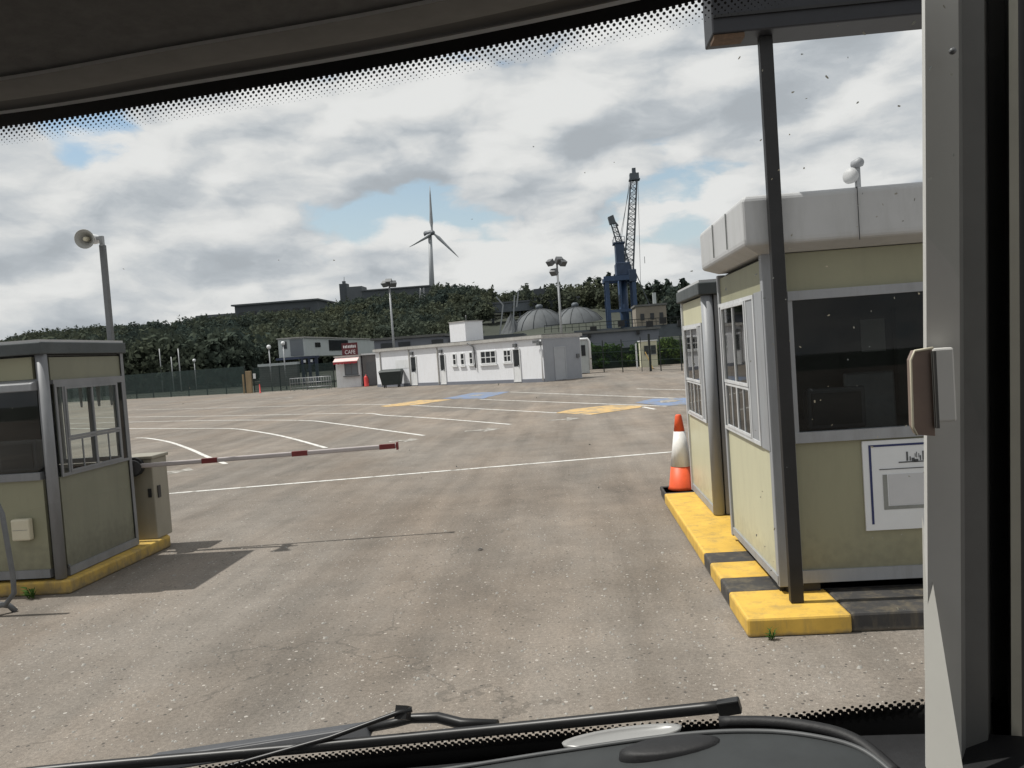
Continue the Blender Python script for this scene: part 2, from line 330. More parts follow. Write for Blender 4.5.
# ------------------------------------------------------------------ camera, light, sky
H = 2.0
cam = bpy.data.cameras.new('camera'); co = bpy.data.objects.new('camera', cam); col.objects.link(co); scene.camera = co
cam.sensor_width = 36; cam.lens = 800*36/1024; cam.clip_start = .02; cam.clip_end = 8000
co.matrix_world = Matrix.Translation((0,0,H)) @ Matrix.Rotation(R(4.15),4,'Z') @ Matrix.Rotation(R(90-2.28),4,'X') @ Matrix.Rotation(R(-4.0),4,'Z')
sdir = Vector((-1.29,.03,2.38)).normalized()
sun = bpy.data.lights.new('sun','SUN'); sun.energy = 4.9; sun.angle = R(.53); sun.color = (1,.965,.91)
so = bpy.data.objects.new('sun', sun); col.objects.link(so); so.rotation_euler = (-sdir).to_track_quat('-Z','Y').to_euler(); so.location = (0,0,60)
wd = bpy.data.worlds.new('World'); scene.world = wd; wd.use_nodes = True
nt = wd.node_tree; N = nt.nodes; L = nt.links; bg = N['Background']
sky = N.new('ShaderNodeTexSky'); sky.sky_type = 'NISHITA'; sky.sun_disc = False
sky.sun_elevation = math.asin(sdir.z); sky.sun_rotation = math.atan2(sdir.x, sdir.y); sky.air_density = 1.2; sky.dust_density = .6; sky.ozone_density = 1.5
tc = N.new('ShaderNodeTexCoord')
def vm(op, a, b=None, out=0):
    x = N.new('ShaderNodeVectorMath'); x.operation = op
    for i, q in enumerate((a, b)):
        if q is None: continue
        if isinstance(q, (tuple, list, Vector)): x.inputs[i].default_value = tuple(q)
        else: L.new(q, x.inputs[i])
    return x.outputs[out]
def ma(op, *a, clamp=False):
    x = N.new('ShaderNodeMath'); x.operation = op; x.use_clamp = clamp
    for i, q in enumerate(a):
        if isinstance(q, (int, float)): x.inputs[i].default_value = q
        else: L.new(q, x.inputs[i])
    return x.outputs[0]
def mr(v, a, b, c=0., d=1.):
    x = N.new('ShaderNodeMapRange'); x.interpolation_type = 'SMOOTHSTEP'
    for i, q in enumerate((v, a, b, c, d)):
        if isinstance(q, (int, float)): x.inputs[i].default_value = q
        else: L.new(q, x.inputs[i])
    return x.outputs[0]
D = vm('NORMALIZE', tc.outputs['Generated'])
sx = N.new('ShaderNodeSeparateXYZ'); L.new(D, sx.inputs[0])
zc = ma('ADD', ma('MAXIMUM', sx.outputs[2], 0.), .30)
cmb = N.new('ShaderNodeCombineXYZ'); L.new(ma('DIVIDE', sx.outputs[0], zc), cmb.inputs[0]); L.new(ma('DIVIDE', sx.outputs[1], zc), cmb.inputs[1])
P0 = cmb.outputs[0]
def fbm(vec, sc, det, ro, off=(0,0,0), dist=0.):
    n = N.new('ShaderNodeTexNoise'); n.inputs['Scale'].default_value = sc; n.inputs['Detail'].default_value = det; n.inputs['Roughness'].default_value = ro; n.inputs['Distortion'].default_value = dist
    L.new(vm('ADD', vec, off), n.inputs['Vector']); return n.outputs['Fac']
def blob(d, a0, a1):       # soft patch of sky around one direction
    return mr(vm('DOT_PRODUCT', D, Vector(d).normalized(), 1), math.cos(R(a1)), math.cos(R(a0)))
OFF = (3.7, 11.3, 2.6)
wob = N.new('ShaderNodeTexNoise'); wob.inputs['Scale'].default_value = 2.2; wob.inputs['Detail'].default_value = 5; PD0 = vm('MULTIPLY', D, (4.6, 4.6, 11.0)); L.new(PD0, wob.inputs['Vector'])
PD = vm('ADD', PD0, vm('MULTIPLY', vm('SUBTRACT', wob.outputs['Color'], (.5,.5,.5)), (.42,.42,.42)))
def cloud(off):
    v = N.new('ShaderNodeTexVoronoi'); v.feature = 'F1'; v.inputs['Scale'].default_value = 1.35; v.inputs['Detail'].default_value = 1; v.inputs['Roughness'].default_value = .45
    L.new(vm('ADD', PD, off), v.inputs['Vector'])
    a = fbm(PD, .95, 9, .585, off, 0)
    b = fbm(PD, .42, 2, .5, (off[0]*.42+9.1, off[1]*.42+3.3, off[2]*.42+5.0))
    return ma('ADD', ma('ADD', ma('MULTIPLY', a, .55), ma('MULTIPLY', b, .35)), ma('MULTIPLY', ma('SUBTRACT', .55, v.outputs['Distance']), .30))
dn0 = cloud(OFF); dn = dn0
gaps = [((-.49,.83,.268),4.6,.13), ((-.265,.946,.176),4.2,.14), ((-.22,.96,.162),3.0,.09), ((.115,.983,.15),4.5,.07), ((.154,.983,.105),4.0,.10), ((.20,.95,.17),4,.06), ((-.575,.80,.165),5,.06), ((.385,.908,.165),4,.13)]
for d, a1, s_ in gaps: dn = ma('SUBTRACT', dn, ma('MULTIPLY', blob(d,0,a1), s_))
cov = mr(dn, .215, .30)
up1 = cloud((OFF[0], OFF[1], OFF[2]+.40))
up2 = cloud((OFF[0]-.12, OFF[1], OFF[2]+.12))
fine = fbm(PD, 3.0, 6, .55, (1.3, 7.7, 0))
sh = ma('ADD', ma('MULTIPLY', ma('SUBTRACT', dn0, up1), 4.0), ma('ADD', ma('MULTIPLY', ma('SUBTRACT', dn0, up2), 3.4), ma('MULTIPLY', ma('SUBTRACT', fine, .5), .75)))
sh = ma('ADD', sh, ma('MULTIPLY', ma('SUBTRACT', dn0, .40), -2.2))
br = mr(sh, -1.0, .62, 4.7, 8.1)
cc = N.new('ShaderNodeMix'); cc.data_type = 'RGBA'; cc.inputs['A'].default_value = (.90,.965,1.035,1); cc.inputs['B'].default_value = (1,1.0,.99,1); L.new(mr(br, 4.7, 8.1), cc.inputs['Factor'])
sc_ = N.new('ShaderNodeVectorMath'); sc_.operation = 'SCALE'; L.new(cc.outputs['Result'], sc_.inputs[0]); L.new(br, sc_.inputs['Scale']); ccol = sc_.outputs[0]
skyc = vm('MULTIPLY', sky.outputs[0], (1.45,1.35,1.22))
hz = mr(sx.outputs[2], .0, .30, .85, 0.)
skyh = N.new('ShaderNodeMix'); skyh.data_type = 'RGBA'; L.new(hz, skyh.inputs['Factor']); L.new(skyc, skyh.inputs['A']); skyh.inputs['B'].default_value = (5.3,6.2,7.0,1)
fm = N.new('ShaderNodeMix'); fm.data_type = 'RGBA'; L.new(cov, fm.inputs['Factor']); L.new(skyh.outputs['Result'], fm.inputs['A']); L.new(ccol, fm.inputs['B'])
L.new(fm.outputs['Result'], bg.inputs['Color']); bg.inputs['Strength'].default_value = .1
scene.view_settings.view_transform = 'Standard'; scene.view_settings.look = 'None'; scene.view_settings.exposure = 0
scene.cycles.max_bounces = 8; scene.cycles.transparent_max_bounces = 16; scene.cycles.sample_clamp_indirect = 4

# ------------------------------------------------------------------ ground, markings, hills
g = MB(); g.add([(-2500,-60,-.03),(2500,-60,-.03),(2500,3000,-.03),(-2500,3000,-.03)], [(0,1,2,3)])
tag(g.build('ground', M['grass']), kind='structure')
ya = MB(); ya.add([(x,y,0) for x,y in [(-70,-30),(60,-30),(60,70),(30,75),(0,75),(-17,69.3),(-20.7,68.2),(-28.3,69.4),(-42.3,75.6),(-70,88)]], [tuple(range(10))])
yard = tag(ya.build('asphalt_yard', M['asphalt']), kind='structure'); 
# keep texture coordinates anchored at the world origin
def ribbon(pts, w, z=.004, name='painted_line', m='line'):
    mb = MB(); P = [Vector((x,y,0)) for x,y in pts]
    if len(P) > 2:                                   # round the curve off
        Q = []
        for i in range(len(P)-1):
            a = P[max(i-1,0)]; b = P[i]; c = P[i+1]; d = P[min(i+2,len(P)-1)]
            for k in range(6):
                t = k/6; Q.append(.5*((2*b)+(-a+c)*t+(2*a-5*b+4*c-d)*t*t+(-a+3*b-3*c+d)*t**3))
        P = Q + [P[-1]]
    rows = []
    for i, p in enumerate(P):
        d = (P[min(i+1,len(P)-1)] - P[max(i-1,0)]).normalized(); n = Vector((-d.y, d.x, 0))*w*.5
        rows.append([(p.x-n.x,p.y-n.y,z),(p.x+n.x,p.y+n.y,z)])
    mb.grid(rows, 0, False); return mb.build(name, M[m], yard)
def patch(pts, name, m, z=.004):
    mb = MB(); mb.add([(x,y,z) for x,y in pts], [tuple(range(len(pts)))]); return mb.build(name, M[m], yard)
ribbon([(-14.66,25.86),(-14.01,25.42),(-12.34,23.55),(-10.44,20.98),(-8.77,18.54),(-7.6,16.9)], .11)
ribbon([(-22.8,34.1),(-17.37,30.72),(-14.24,28.76),(-12.08,27.41),(-10.3,25.35),(-8.37,22.7),(-5.98,18.91)], .11)
ribbon([(-25.39,38.02),(-19.98,35.38),(-14.82,32.56),(-10.17,29.29),(-8.03,26.57),(-5.69,23.15),(-3.85,20.45)], .11)
ribbon([(-28.5,43.5),(-22.55,39.97),(-16.31,35.87),(-8.73,31.38),(-6.87,29.0),(-4.72,26.33),(-1.71,22.06)], .11)
ribbon([(-27.51,48.84),(-19.97,44.01),(-11.3,38.48),(-8.73,36.45),(-6.52,33.68),(.58,23.54)], .11)
ribbon([(-4.04,35.35),(2.94,24.87)], .11); ribbon([(-3.04,40.18),(4.01,27.43)], .11); ribbon([(2.92,35.55),(5.6,30.6)], .11)
ribbon([(-6.0,43.2),(-3.04,40.18)], .11, name='painted_line', m='linefaded')
ribbon([(-36.78,65.39),(-7.18,40.49)], .11, m='linefaded'); ribbon([(-32.65,58.02),(-13.68,44.68)], .11, m='linefaded')
ribbon([(2.22,25.21),(2.48,24.01)], .11)
ribbon([(-9.5,12.7),(-7.0,13.1),(-3.06,13.72),(1.75,14.54),(5,15.1)], .10)
patch([(-8.5,35.1),(-7.28,37.99),(-5.48,36.82),(-6.59,34.29),(-8.04,34.26)], 'yellow_hatching', 'bayyellow', .008)
patch([(-6.16,37.97),(-5.09,41.97),(-3.06,40.38),(-3.94,35.67)], 'blue_bay', 'bayblue', .008)
patch([(-.51,24.94),(-.04,26.14),(1.28,26.78),(2.27,25.74),(2.11,24.98),(.58,23.54)], 'yellow_hatching', 'bayyellow', .008)
patch([(2.11,27.3),(2.87,28.61),(4.08,27.85),(4.6,25.9),(3.68,25.0),(2.93,24.89)], 'blue_bay', 'bayblue', .008)
for (x,y) in [(-4.6,39.0),(3.25,26.9)]:     # worn white wheelchair-bay patch in the blue squares
    patch([(x-.35,y-.5),(x+.1,y-.6),(x+.4,y+.1),(x+.15,y+.55),(x-.25,y+.45)], 'bay_symbol', 'linefaded', .012)
def arrow(x, y, l=.9):
    mb = MB(); z = .004
    mb.add([(x-l*.5,y-.12,z),(x+l*.1,y-.08,z),(x+l*.1,y-.45,z),(x+l*.55,y+.1,z),(x+l*.1,y+.6,z),(x+l*.1,y+.2,z),(x-l*.5,y+.16,z)], [tuple(range(7))]); mb.build('lane_arrow', M['linefaded'], yard)
arrow(-.25,22.55); arrow(-2.4,20.9); arrow(-4.2,19.45,.7); arrow(-8.4,16.05,.8); arrow(-19,52,1.3)

ELB = [-1.4,-1.0,-.74,-.69,-.60,-.514,-.42,-.31,-.283,-.218,-.165,-.104,-.08,-.03,.045,.094,.154,.4,1.2]
ELV = [.078,.080,.065,.0747,.076,.075,.0758,.0753,.0835,.0887,.087,.081,.0715,.072,.0727,.065,.063,.058,.05]
def hill_z(x, y):
    b = x/np.maximum(y,1); Yr = np.interp(b, [-.16,-.04], [420,270]); e = np.interp(b, ELB, ELV)
    t = np.clip((y-112)/(Yr-112),0,1); t = t*t*(3-2*t)
    return (2 + e*Yr - 8.0)*t + (np.sin(x*.043+1.3)+np.sin(y*.057+x*.021))*.5*t - .25*(1-t)
bs = np.linspace(-1.5,1.3,150); ys = np.concatenate([np.linspace(95,520,70), np.linspace(560,1600,12)])
B, Y = np.meshgrid(bs, ys); X = B*np.minimum(Y,9e9); Z = hill_z(X, Y)
V = np.stack([X,Y,Z],-1).reshape(-1,3); nb = len(bs)
F = np.array([(i*nb+j,i*nb+j+1,(i+1)*nb+j+1,(i+1)*nb+j) for i in range(len(ys)-1) for j in range(nb-1)])
tag(fast_mesh('hills', V, F, M['hill']), kind='structure')

# ------------------------------------------------------------------ foliage
def leaf_cloud(C, S, size, n, shell=.55):
    """n leaf-clump quads in each ellipsoid (centres C, radii S) -> V, F"""
    k = len(C); d = rng.normal(size=(k,n,3)); d /= np.linalg.norm(d,axis=-1,keepdims=True)
    r = (shell + (1-shell)*rng.random((k,n,1)))*(.72+.34*np.sin(d[...,:1]*5+rng.random((k,1,1))*6)*np.cos(d[...,2:]*4+rng.random((k,1,1))*6)+.1)
    p = C[:,None,:] + d*r*S[:,None,:]; p = p.reshape(-1,3)
    m = len(p); nrm = d.reshape(-1,3)*.8 + rng.normal(size=(m,3))*.7; nrm /= np.linalg.norm(nrm,axis=-1,keepdims=True)
    a = np.cross(nrm, rng.normal(size=(m,3))); a /= np.linalg.norm(a,axis=-1,keepdims=True); b = np.cross(nrm,a)
    s = (size*(.5+rng.random((m,1)))) ; V = np.stack([p-a*s, p-b*s*.6, p+a*s, p+b*s*.6],1).reshape(-1,3)
    return V, np.arange(m*4).reshape(-1,4)
pts = []
tries = 0
while len(pts) < 2500 and tries < 90000:
    tries += 1; b = rng.uniform(-.95,.34); y = math.sqrt(rng.uniform(100**2,455**2)) if rng.random()<.8 else rng.uniform(100,200); x = b*y
    if -.125 < b < .115 and y < 226: continue
    if b >= .115 and y < 175: continue
    if b > -.42 and y < 150: continue
    if b > -.02 and y > 330: continue
    if -.525 < b < -.44 and y > 350: continue
    if b < -.68 and y > 385: continue
    if b < -.86 and y > 320 and rng.random() < .8: continue
    if b < -.15 and y > 405: continue
    pts.append((x, y))
P = np.array(pts); h = rng.uniform(5.5,9.5,len(P)); w = rng.uniform(2.6,4.6,len(P)); zb = hill_z(P[:,0],P[:,1])
C = np.stack([P[:,0],P[:,1],zb+h*.52],-1); S = np.stack([w,w,h*.5],-1)
hill_lo = P[:,0]/P[:,1] < -.16
C[hill_lo,2] -= 3.6*np.clip((P[hill_lo,1]-200)/150,0,1)
nr = P[:,1] < 210
Va, Fa = leaf_cloud(C[nr], S[nr], .42, 520); Vb, Fb = leaf_cloud(C[~nr], S[~nr], .52, 360)
V = np.concatenate([Va,Vb]); F = np.concatenate([Fa,Fb+len(Va)])
tag(fast_mesh('hillside_wood', V, F, M['leafhill']), 'dense dark green wood covering the hillside behind the yard', 'wood', kind='stuff')

def make_pine(k):
    r = np.random.default_rng(100+k); C = []; S = []; hgt = 11.
    for j in range(9):
        t = j/8; C.append((r.normal()*.8*(1-.6*t), r.normal()*.8*(1-.6*t), 2.2+7.8*t)); q = (3.3-1.9*t)*r.uniform(.7,1.2); S.append((q,q,1.35))
    return leaf_cloud(np.array(C), np.array(S), .55, 60, .3)
pine_spots = [(-.074,268),(-.062,262),(-.051,272),(-.041,265),(-.028,258),(-.017,252),(-.008,250),(.001,252),(.030,262),(.042,255),(.054,250),(.066,248),(.078,246),(.090,244),(.104,222),(.115,215),(.125,218),(.137,210),(.149,214),(.162,212)]
protos = []
for i,(b,y) in enumerate(pine_spots):
    x = b*y; z = float(hill_z(np.array(x),np.array(y)))-.3; s = random.uniform(.72,.98); s *= 1.05 if b > .025 else .8
    if i < 4:
        t = thing('pine_tree', (0,0,0), 'dark pine tree on the skyline behind the grey domes and cranes', 'tree', 'dark pine trees along the skyline behind the domes and cranes')
        V, F = make_pine(i); fast_mesh('crown', V, F, M['leafpine'], t)
        mb = MB(); mb.tube([(0,0,0),(.05,0,4),(.0,.05,10)], [.26,.18,.05], 6); mb.build('trunk', M['bark'], t); protos.append(t)
    else:
        p = protos[i%4]; t = p.copy(); col.objects.link(t)
        for ch in p.children:
            c = ch.copy(); col.objects.link(c); c.parent = t
    t.location = (x,y,z); t.scale = (s,s,s); t.rotation_euler = (0,0,random.uniform(0,6.28))

# ------------------------------------------------------------------ far buildings and structures
def slab(name, label, cat, boxes, group=None, extra=None):
    x = sum((b[0]+b[1])/2 for b in boxes)/len(boxes); y = boxes[0][2]
    t = thing(name, (x,y,min(b[4] for b in boxes)), label, cat, group)
    for (x0,x1,y0,y1,z0,z1,nm,mm) in boxes: MB().box(x0,x1,y0,y1,z0,z1).build(nm, M[mm], t)
    return t
t = slab('factory_building', 'long low dark factory on the hilltop, left of the towered one', 'building',
  [(-213,-188.6,450,470,28,35.6,'low_wing','facmid'),(-188.5,-140,448,480,26,39.2,'main_hall','facdark'),(-190,-139,446.5,481,39.2,40.1,'roof_edge','facmid')])
for i in range(7): MB().box(-186+i*6.3,-182.5+i*6.3,447.6,448.1,33,35.5).build('window', M['winblack'], t)
t = slab('factory_building', 'hilltop factory with a square tower and mast beside the wind turbine', 'building',
  [(-141.4,-136.6,500,506,36,52.6,'tower','facdark'),(-136.5,-126.8,499,512,36,50.2,'tall_block','facmid'),(-126.7,-83.6,499,515,36,46.7,'long_wing','facdark'),(-127.2,-83,498,516,46.75,47.5,'roof_edge','facmid')])
mb = MB(); mb.tube([(-139,503,52.6),(-138.6,503,57.2)], .18, 6); mb.build('mast', M['steelfar'], t)
MB().box(-139.9,-138.1,502,504,52.65,54.4).build('tower_cap', M['facmid'], t)
# wind turbine
t = thing('wind_turbine', (-85.6,520,38), 'tall grey three-bladed wind turbine standing on the hill', 'wind turbine')
mb = MB(); mb.tube([(-86.1,520,36),(-84.4,520,81.4)], [2.0,1.25], 16); mb.build('tower', M['turbine'], t)
mb = MB(); mb.tube([(-87.6,523,82.5),(-87,519.5,82.6),(-82,517.6,82.8),(-80.9,517.2,82.8)], [1.3,1.9,1.7,.7], 12); mb.build('nacelle', M['turbinedark'], t)
hub = Vector((-82.2,517.0,82.6))
mb = MB(); mb.lathe([(.2,-.9),(1.3,-.6),(1.6,.3),(1.1,1.2),(.2,1.6)], hub, (.25,-1,.05), 14); mb.build('hub', M['turbinedark'], t)
for tip in [(-81.4,515.5,112.6),(-97.5,514,74.2),(-66.5,518.5,65.6)]:
    tp = Vector(tip); d = (tp-hub).normalized(); side = Vector((.25,-1,.05)).normalized().cross(d).normalized(); mb = MB(); vs=[]
    prof = [(0,.75,.7),(.12,.9,.6),(.22,1.55,.4),(.5,1.05,.25),(.8,.65,.15),(1,.12,.06)]; nn = d.cross(side)
    Ln = (tp-hub).length
    for q,wd_,th in prof:
        c = hub + d*q*Ln; vs += [c-side*wd_*.5, c-nn*th, c+side*wd_, c+nn*th]
    mb.add(vs, [(i*4+k,i*4+(k+1)%4,(i+1)*4+(k+1)%4,(i+1)*4+k) for i in range(5) for k in range(4)]+[(20,21,22,23)], 0, True); mb.build('blade', M['turbine'], t)
# lattice helper
def lattice(mb, a, b, w0, w1, seg, r):
    a = Vector(a); b = Vector(b); d = (b-a).normalized(); up = Vector((0,1,0)) if abs(d.y)<.9 else Vector((0,0,1)); s = d.cross(up).normalized(); u = s.cross(d)
    ring = []
    for i in range(seg+1):
        t = i/seg; c = a.lerp(b,t); w = (w0+(w1-w0)*t)*.5; ring.append([c-s*w-u*w, c+s*w-u*w, c+s*w+u*w, c-s*w+u*w])
    for k in range(4): mb.bar(ring[0][k], ring[-1][k], r*1.5)
    for i in range(seg):
        for k in range(4):
            q = (k+1)%4; mb.bar(ring[i][k], ring[i+1][q] if (i+k)%2 else ring[i+1][k], r*.7) if (i+k)%2 else mb.bar(ring[i][q], ring[i+1][k], r*.7)
            mb.bar(ring[i][k], ring[i][q], r*.7)
t = thing('telecom_mast', (-54.2,300,8), 'thin grey lattice telecom mast with pale dishes on the wooded hillside', 'mast')
mb = MB(); lattice(mb, (-54.2,300,6), (-53.2,300,28.5), 3.6, 1.3, 9, .14); mb.build('lattice_tower', M['galv'], t)
for (x,z,r) in [(-53.7,18,1.5),(-52.6,23,.7),(-51.2,17.2,.7)]:
    mb = MB(); mb.lathe([(.1,0),(r*.7,-.15),(r,-.6),(r*.96,-.62),(.1,-.3)], (x,298.2,z), (0,1,0), 14); mb.build('dish', M['turbine'], t)
# storage domes, heap, gallery
def dome(x, y, r, h, zb, label):
    t = thing('storage_dome', (x,y,zb), label, 'storage dome', 'grey storage domes')
    mb = MB(); prof = [(r,0),(r*.99,h*.22),(r*.93,h*.45),(r*.8,h*.66),(r*.6,h*.83),(r*.35,h*.95),(r*.12,h*.995),(.3,h*1.02)]
    mb.lathe(prof, (x,y,zb), (0,0,1), 28); mb.build('shell', M['dome'], t)
    mb = MB()
    for k in range(14):
        a = 2*math.pi*k/14; mb.tube([(x+math.cos(a)*(q+.08), y+math.sin(a)*(q+.08), zb+z+.05) for q,z in prof], .09, 4)
    mb.build('ribs', M['dome'], t)
    mb = MB(); mb.lathe([(.9,0),(.9,.9),(.5,1.2)], (x,y,zb+h), (0,0,1), 12); mb.build('vent_cap', M['steelfar'], t)
dome(-6.6,206,8.2,10.0,2.5,'grey ribbed storage dome left of the floodlight mast in front of the pines'); dome(2.6,208,8.6,10.4,2.0,'grey ribbed storage dome right of the floodlight mast, nearer the cranes')
t = thing('scrap_heap', (-14,203,3), 'grey conical heap left of the two storage domes', 'heap')
n = 26; rows = []
for i in range(8):
    q = i/7; rows.append([(-13.8+math.cos(2*math.pi*k/n)*5.6*(1-q)*(1+.12*random.uniform(-1,1)), 203+math.sin(2*math.pi*k/n)*5*(1-q), 2.5+9.3*q**1.1*(1+.05*random.uniform(-1,1))) for k in list(range(n))+[0]])
mb = MB(); mb.grid(rows, 0, False); mb.build('heap', M['dome'], t)
t = slab('conveyor_gallery', 'long flat grey conveyor gallery with a square head house behind the domes', 'conveyor gallery',
  [(-21.6,4,229,234,13.6,16.0,'gallery','steelfar'),(-22,4.4,228.7,234.3,16.05,16.5,'roof_edge','facmid'),(-8.6,-5.6,228,233.5,15.8,19.4,'head_house','facdark')])
for x in (-21,-13,-2.5,3.2):
    mb = MB(); mb.tube([(x,231,3),(x,231,13.6)], .4, 6); mb.build('leg', M['steelfar'], t)
t = thing('loading_conveyor', (-15,197,4), 'thin white angled loading conveyor arms beside the grey heap', 'conveyor')
for a,b in [((-17,198,4),(-15.2,198,13.8)),((-15.2,198,13.8),(-16.8,198,16.0)),((-13.4,198,6),(-12.2,198,16.0)),((-11.9,198,13),(-11.2,198,16.8))]:
    mb = MB(); mb.bar(a,b,.32,.32); mb.build('arm', M['turbine'], t)
# cranes
t = thing('harbour_crane', (12.5,180,2), 'blue portal harbour crane with its long lattice jib raised almost upright', 'crane')
for x,y in ((9.7,180),(9.7,187),(15.6,180),(15.6,187)):
    MB().box(x-.42,x+.42,y-.42,y+.42,1.5,16.2).build('portal_leg', M['blue'], t)
mb = MB(); mb.box(9.0,16.3,179.3,180.7,16.2,17.3); mb.box(9.0,16.3,186.3,187.7,16.2,17.3); mb.box(9.2,10.2,180.7,186.3,16.25,17.25); mb.box(15.1,16.1,180.7,186.3,16.25,17.25); mb.box(9.6,15.7,179.6,180.3,9.2,9.8)
mb.box(12.4,12.8,180.2,186.9,9.25,16.3)
mb.build('portal_beam', M['blue'], t)
mb = MB(); mb.tube([(13.4,183,1.5),(13.3,183,17)], 1.0, 10); mb.build('centre_column', M['blue'], t)
mb = MB(); mb.box(11.9,15.0,180.2,186,17.4,20.2); mb.box(12.1,14.0,181,185,20.25,24.5); mb.build('machinery_house', M['bluedark'], t, .1)
mb = MB(); mb.box(11.7,14.3,180.8,185.2,24.55,24.85)
for x in (11.8,14.2):
    for y in (180.9,185.1): mb.bar((x,y,24.8),(x,y,26),.12)
mb.bar((11.8,180.9,26),(14.2,180.9,26),.1); mb.build('top_platform', M['bluedark'], t)
MB().box(14.6,16.2,179.2,181.2,15.8,18.4).build('cab', M['bluedark'], t, .05)
mb = MB(); lattice(mb, (14.8,182,18.6), (17.25,182,38.8), 2.0, 1.3, 18, .16); mb.build('jib', M['steelfar'], t)
mb = MB(); mb.box(16.3,18.3,181,183,38.6,39.8); mb.box(16.9,17.7,181.5,182.5,39.8,41.0); mb.box(16.1,18.5,180.9,183.1,38.3,38.55); mb.build('jib_head', M['steelfar'], t)
mb = MB(); mb.bar((16.3,182,38.6),(13.4,182,24.6),.09); mb.bar((16.6,182.4,38.6),(13.0,182.4,24.6),.09); mb.bar((18.1,182,38.4),(17.2,182,14),.08); mb.bar((15.9,182,19),(18.9,182,10.5),.2); mb.build('cables', M['steelfar'], t)
t = thing('harbour_crane', (15,202,2), 'second dark harbour crane with a shorter jib leaning to the left', 'crane')
mb = MB(); 
for x,y in ((14.2,201),(17.6,201),(14.2,206),(17.6,206)): mb.bar((x,y,1.5),(x*.6+15.9*.4,y*.6+203.5*.4,17),.6)
mb.build('portal_leg', M['bluedark'], t)
MB().box(14.4,17.2,201.5,206,17,21.5).build('machinery_house', M['bluedark'], t, .1)
mb = MB(); lattice(mb, (16.2,203,21), (13.4,203,32.4), 1.7, 1.1, 10, .15); mb.build('jib', M['steelfar'], t)
mb = MB(); mb.hexa([(12.5,202.3,32.0),(14.1,202.3,32.3),(14.1,203.7,32.3),(12.5,203.7,32.0),(12.1,202.2,33.9),(13.5,202.2,34.4),(13.5,203.8,34.4),(12.1,203.8,33.9)]); mb.bar((13.9,203,32.6),(14.6,203,31.6),.4); mb.build('jib_head', M['steelfar'], t, .1)
mb = MB(); mb.bar((13.2,203,33),(16.6,203,21.5),.09); mb.bar((20.6,203,23.5),(20.6,203,21.8),.12); mb.build('cables', M['steelfar'], t)
# buff building behind the crane, long shed, dark quay structure
t = slab('brick_building', 'buff flat-roofed building with a chimney beside the crane legs', 'building', [(13.0,18.6,150,158,3,8.7,'wall','brick'),(12.8,18.8,149.8,158.2,8.75,9.1,'roof','roofgrey'),(16.4,17.0,151,151.6,9.1,11.2,'chimney','cabin')])
for x in (13.8,15.6,17.3): MB().box(x,x+.7,149.9,149.97,6.2,7.4).build('window', M['winblack'], t)
t = slab('quay_gallery', 'dark low quay structure with railings running behind the grey shed', 'quay structure', [(1.0,22,110,112,2.6,4.3,'deck','steelfar'),(-14,.9,112,114,2.4,4.0,'lower_deck','facdark')])
mb = MB()
for i in range(27): mb.bar((-3+i*.95,110.2,4.3),(-3+i*.95,110.2,5.3),.07)
mb.bar((-3,110.2,5.3),(22,110.2,5.2),.09); mb.bar((-3,110.2,4.8),(22,110.2,4.75),.06); mb.build('railing', M['fencepost'], t)
for x,z in ((3.2,4.4),(7.0,4.9),(10.8,4.6),(12.6,4.9),(15,4.4)): MB().box(x,x+.9,109.4,110.1,z-.5,z+.3).build('lamp_housing', M['darker'], t)
t = slab('grey_shed', 'long blue-grey clad shed standing behind the hedge', 'shed', [(1.2,10.2,90,98,0,3.45,'wall','wallgrey'),(1.0,10.4,89.7,98.3,3.46,3.7,'roof_edge','roofgrey')])
MB().box(1.2,1.5,89.9,89.99,.1,3.4).build('corner_trim', M['roofedge'], t)
for x in (2.3,7.7): MB().box(x,x+.35,89.5,89.9,3.0,3.4).build('wall_lamp', M['darker'], t)
t = slab('grey_shed', 'low dark grey shed behind the white building, left of its roof box', 'shed', [(-19.5,-12.5,80,86,0,4.1,'wall','wallgrey'),(-19.8,-12.2,79.7,86.3,4.12,4.35,'roof_edge','roofgrey'),(-12.1,-4.5,84,90,0,3.9,'side_wing','facdark')])
for x in (-18.8,-17,-13.6): MB().box(x,x+1.2,79.9,79.97,3.0,3.8).build('window', M['winblack'], t)

# long raised cabin / gangway on legs
t = thing('raised_cabin', (-31.5,90,0), 'long pale grey raised cabin on a navy underframe behind the kiosk', 'cabin')
MB().hexa([(-33.1,90,3.2),(-30.1,90,3.2),(-24.0,142,2.9),(-27.0,142,2.9),(-33.1,90,5.3),(-30.1,90,5.3),(-24.0,142,4.9),(-27.0,142,4.9)]).build('body', M['cabin'], t)
MB().box(-31.7,-30.2,89.93,89.98,3.3,5.2).build('end_recess', M['cabinrecess'], t)
mb = MB(); mb.box(-32.6,-32.1,89.9,89.97,4.2,5.0); mb.build('end_window', M['winblack'], t)
sd = Face((-30.1,90,0), (6.1,52,-.0), (52,-6.1,0))
for u0,u1,z0,z1 in ((3.,4.4,4.2,4.75),(7,13,3.75,5.05),(24,25.6,4.1,4.6),(37,39,4.1,4.7),(46,50,3.9,4.5)):
    mb = MB(); sd.box(mb, u0,u1,z0,z1,.02,.08); mb.build('window', M['winblack'], t)
MB().hexa([(-33.2,89.8,5.31),(-29.9,89.8,5.31),(-23.8,142,4.95),(-27.2,142,4.95),(-33.2,89.8,5.43),(-29.9,89.8,5.43),(-23.8,142,5.05),(-27.2,142,5.05)]).build('roof', M['roofedge'], t)
mb = MB(); mb.box(-33.0,-28.3,88.6,89.7,2.9,3.15)
for x in (-30,-29.2,-28.4): mb.bar((x,88.8,0),(x,88.8,3),.3)
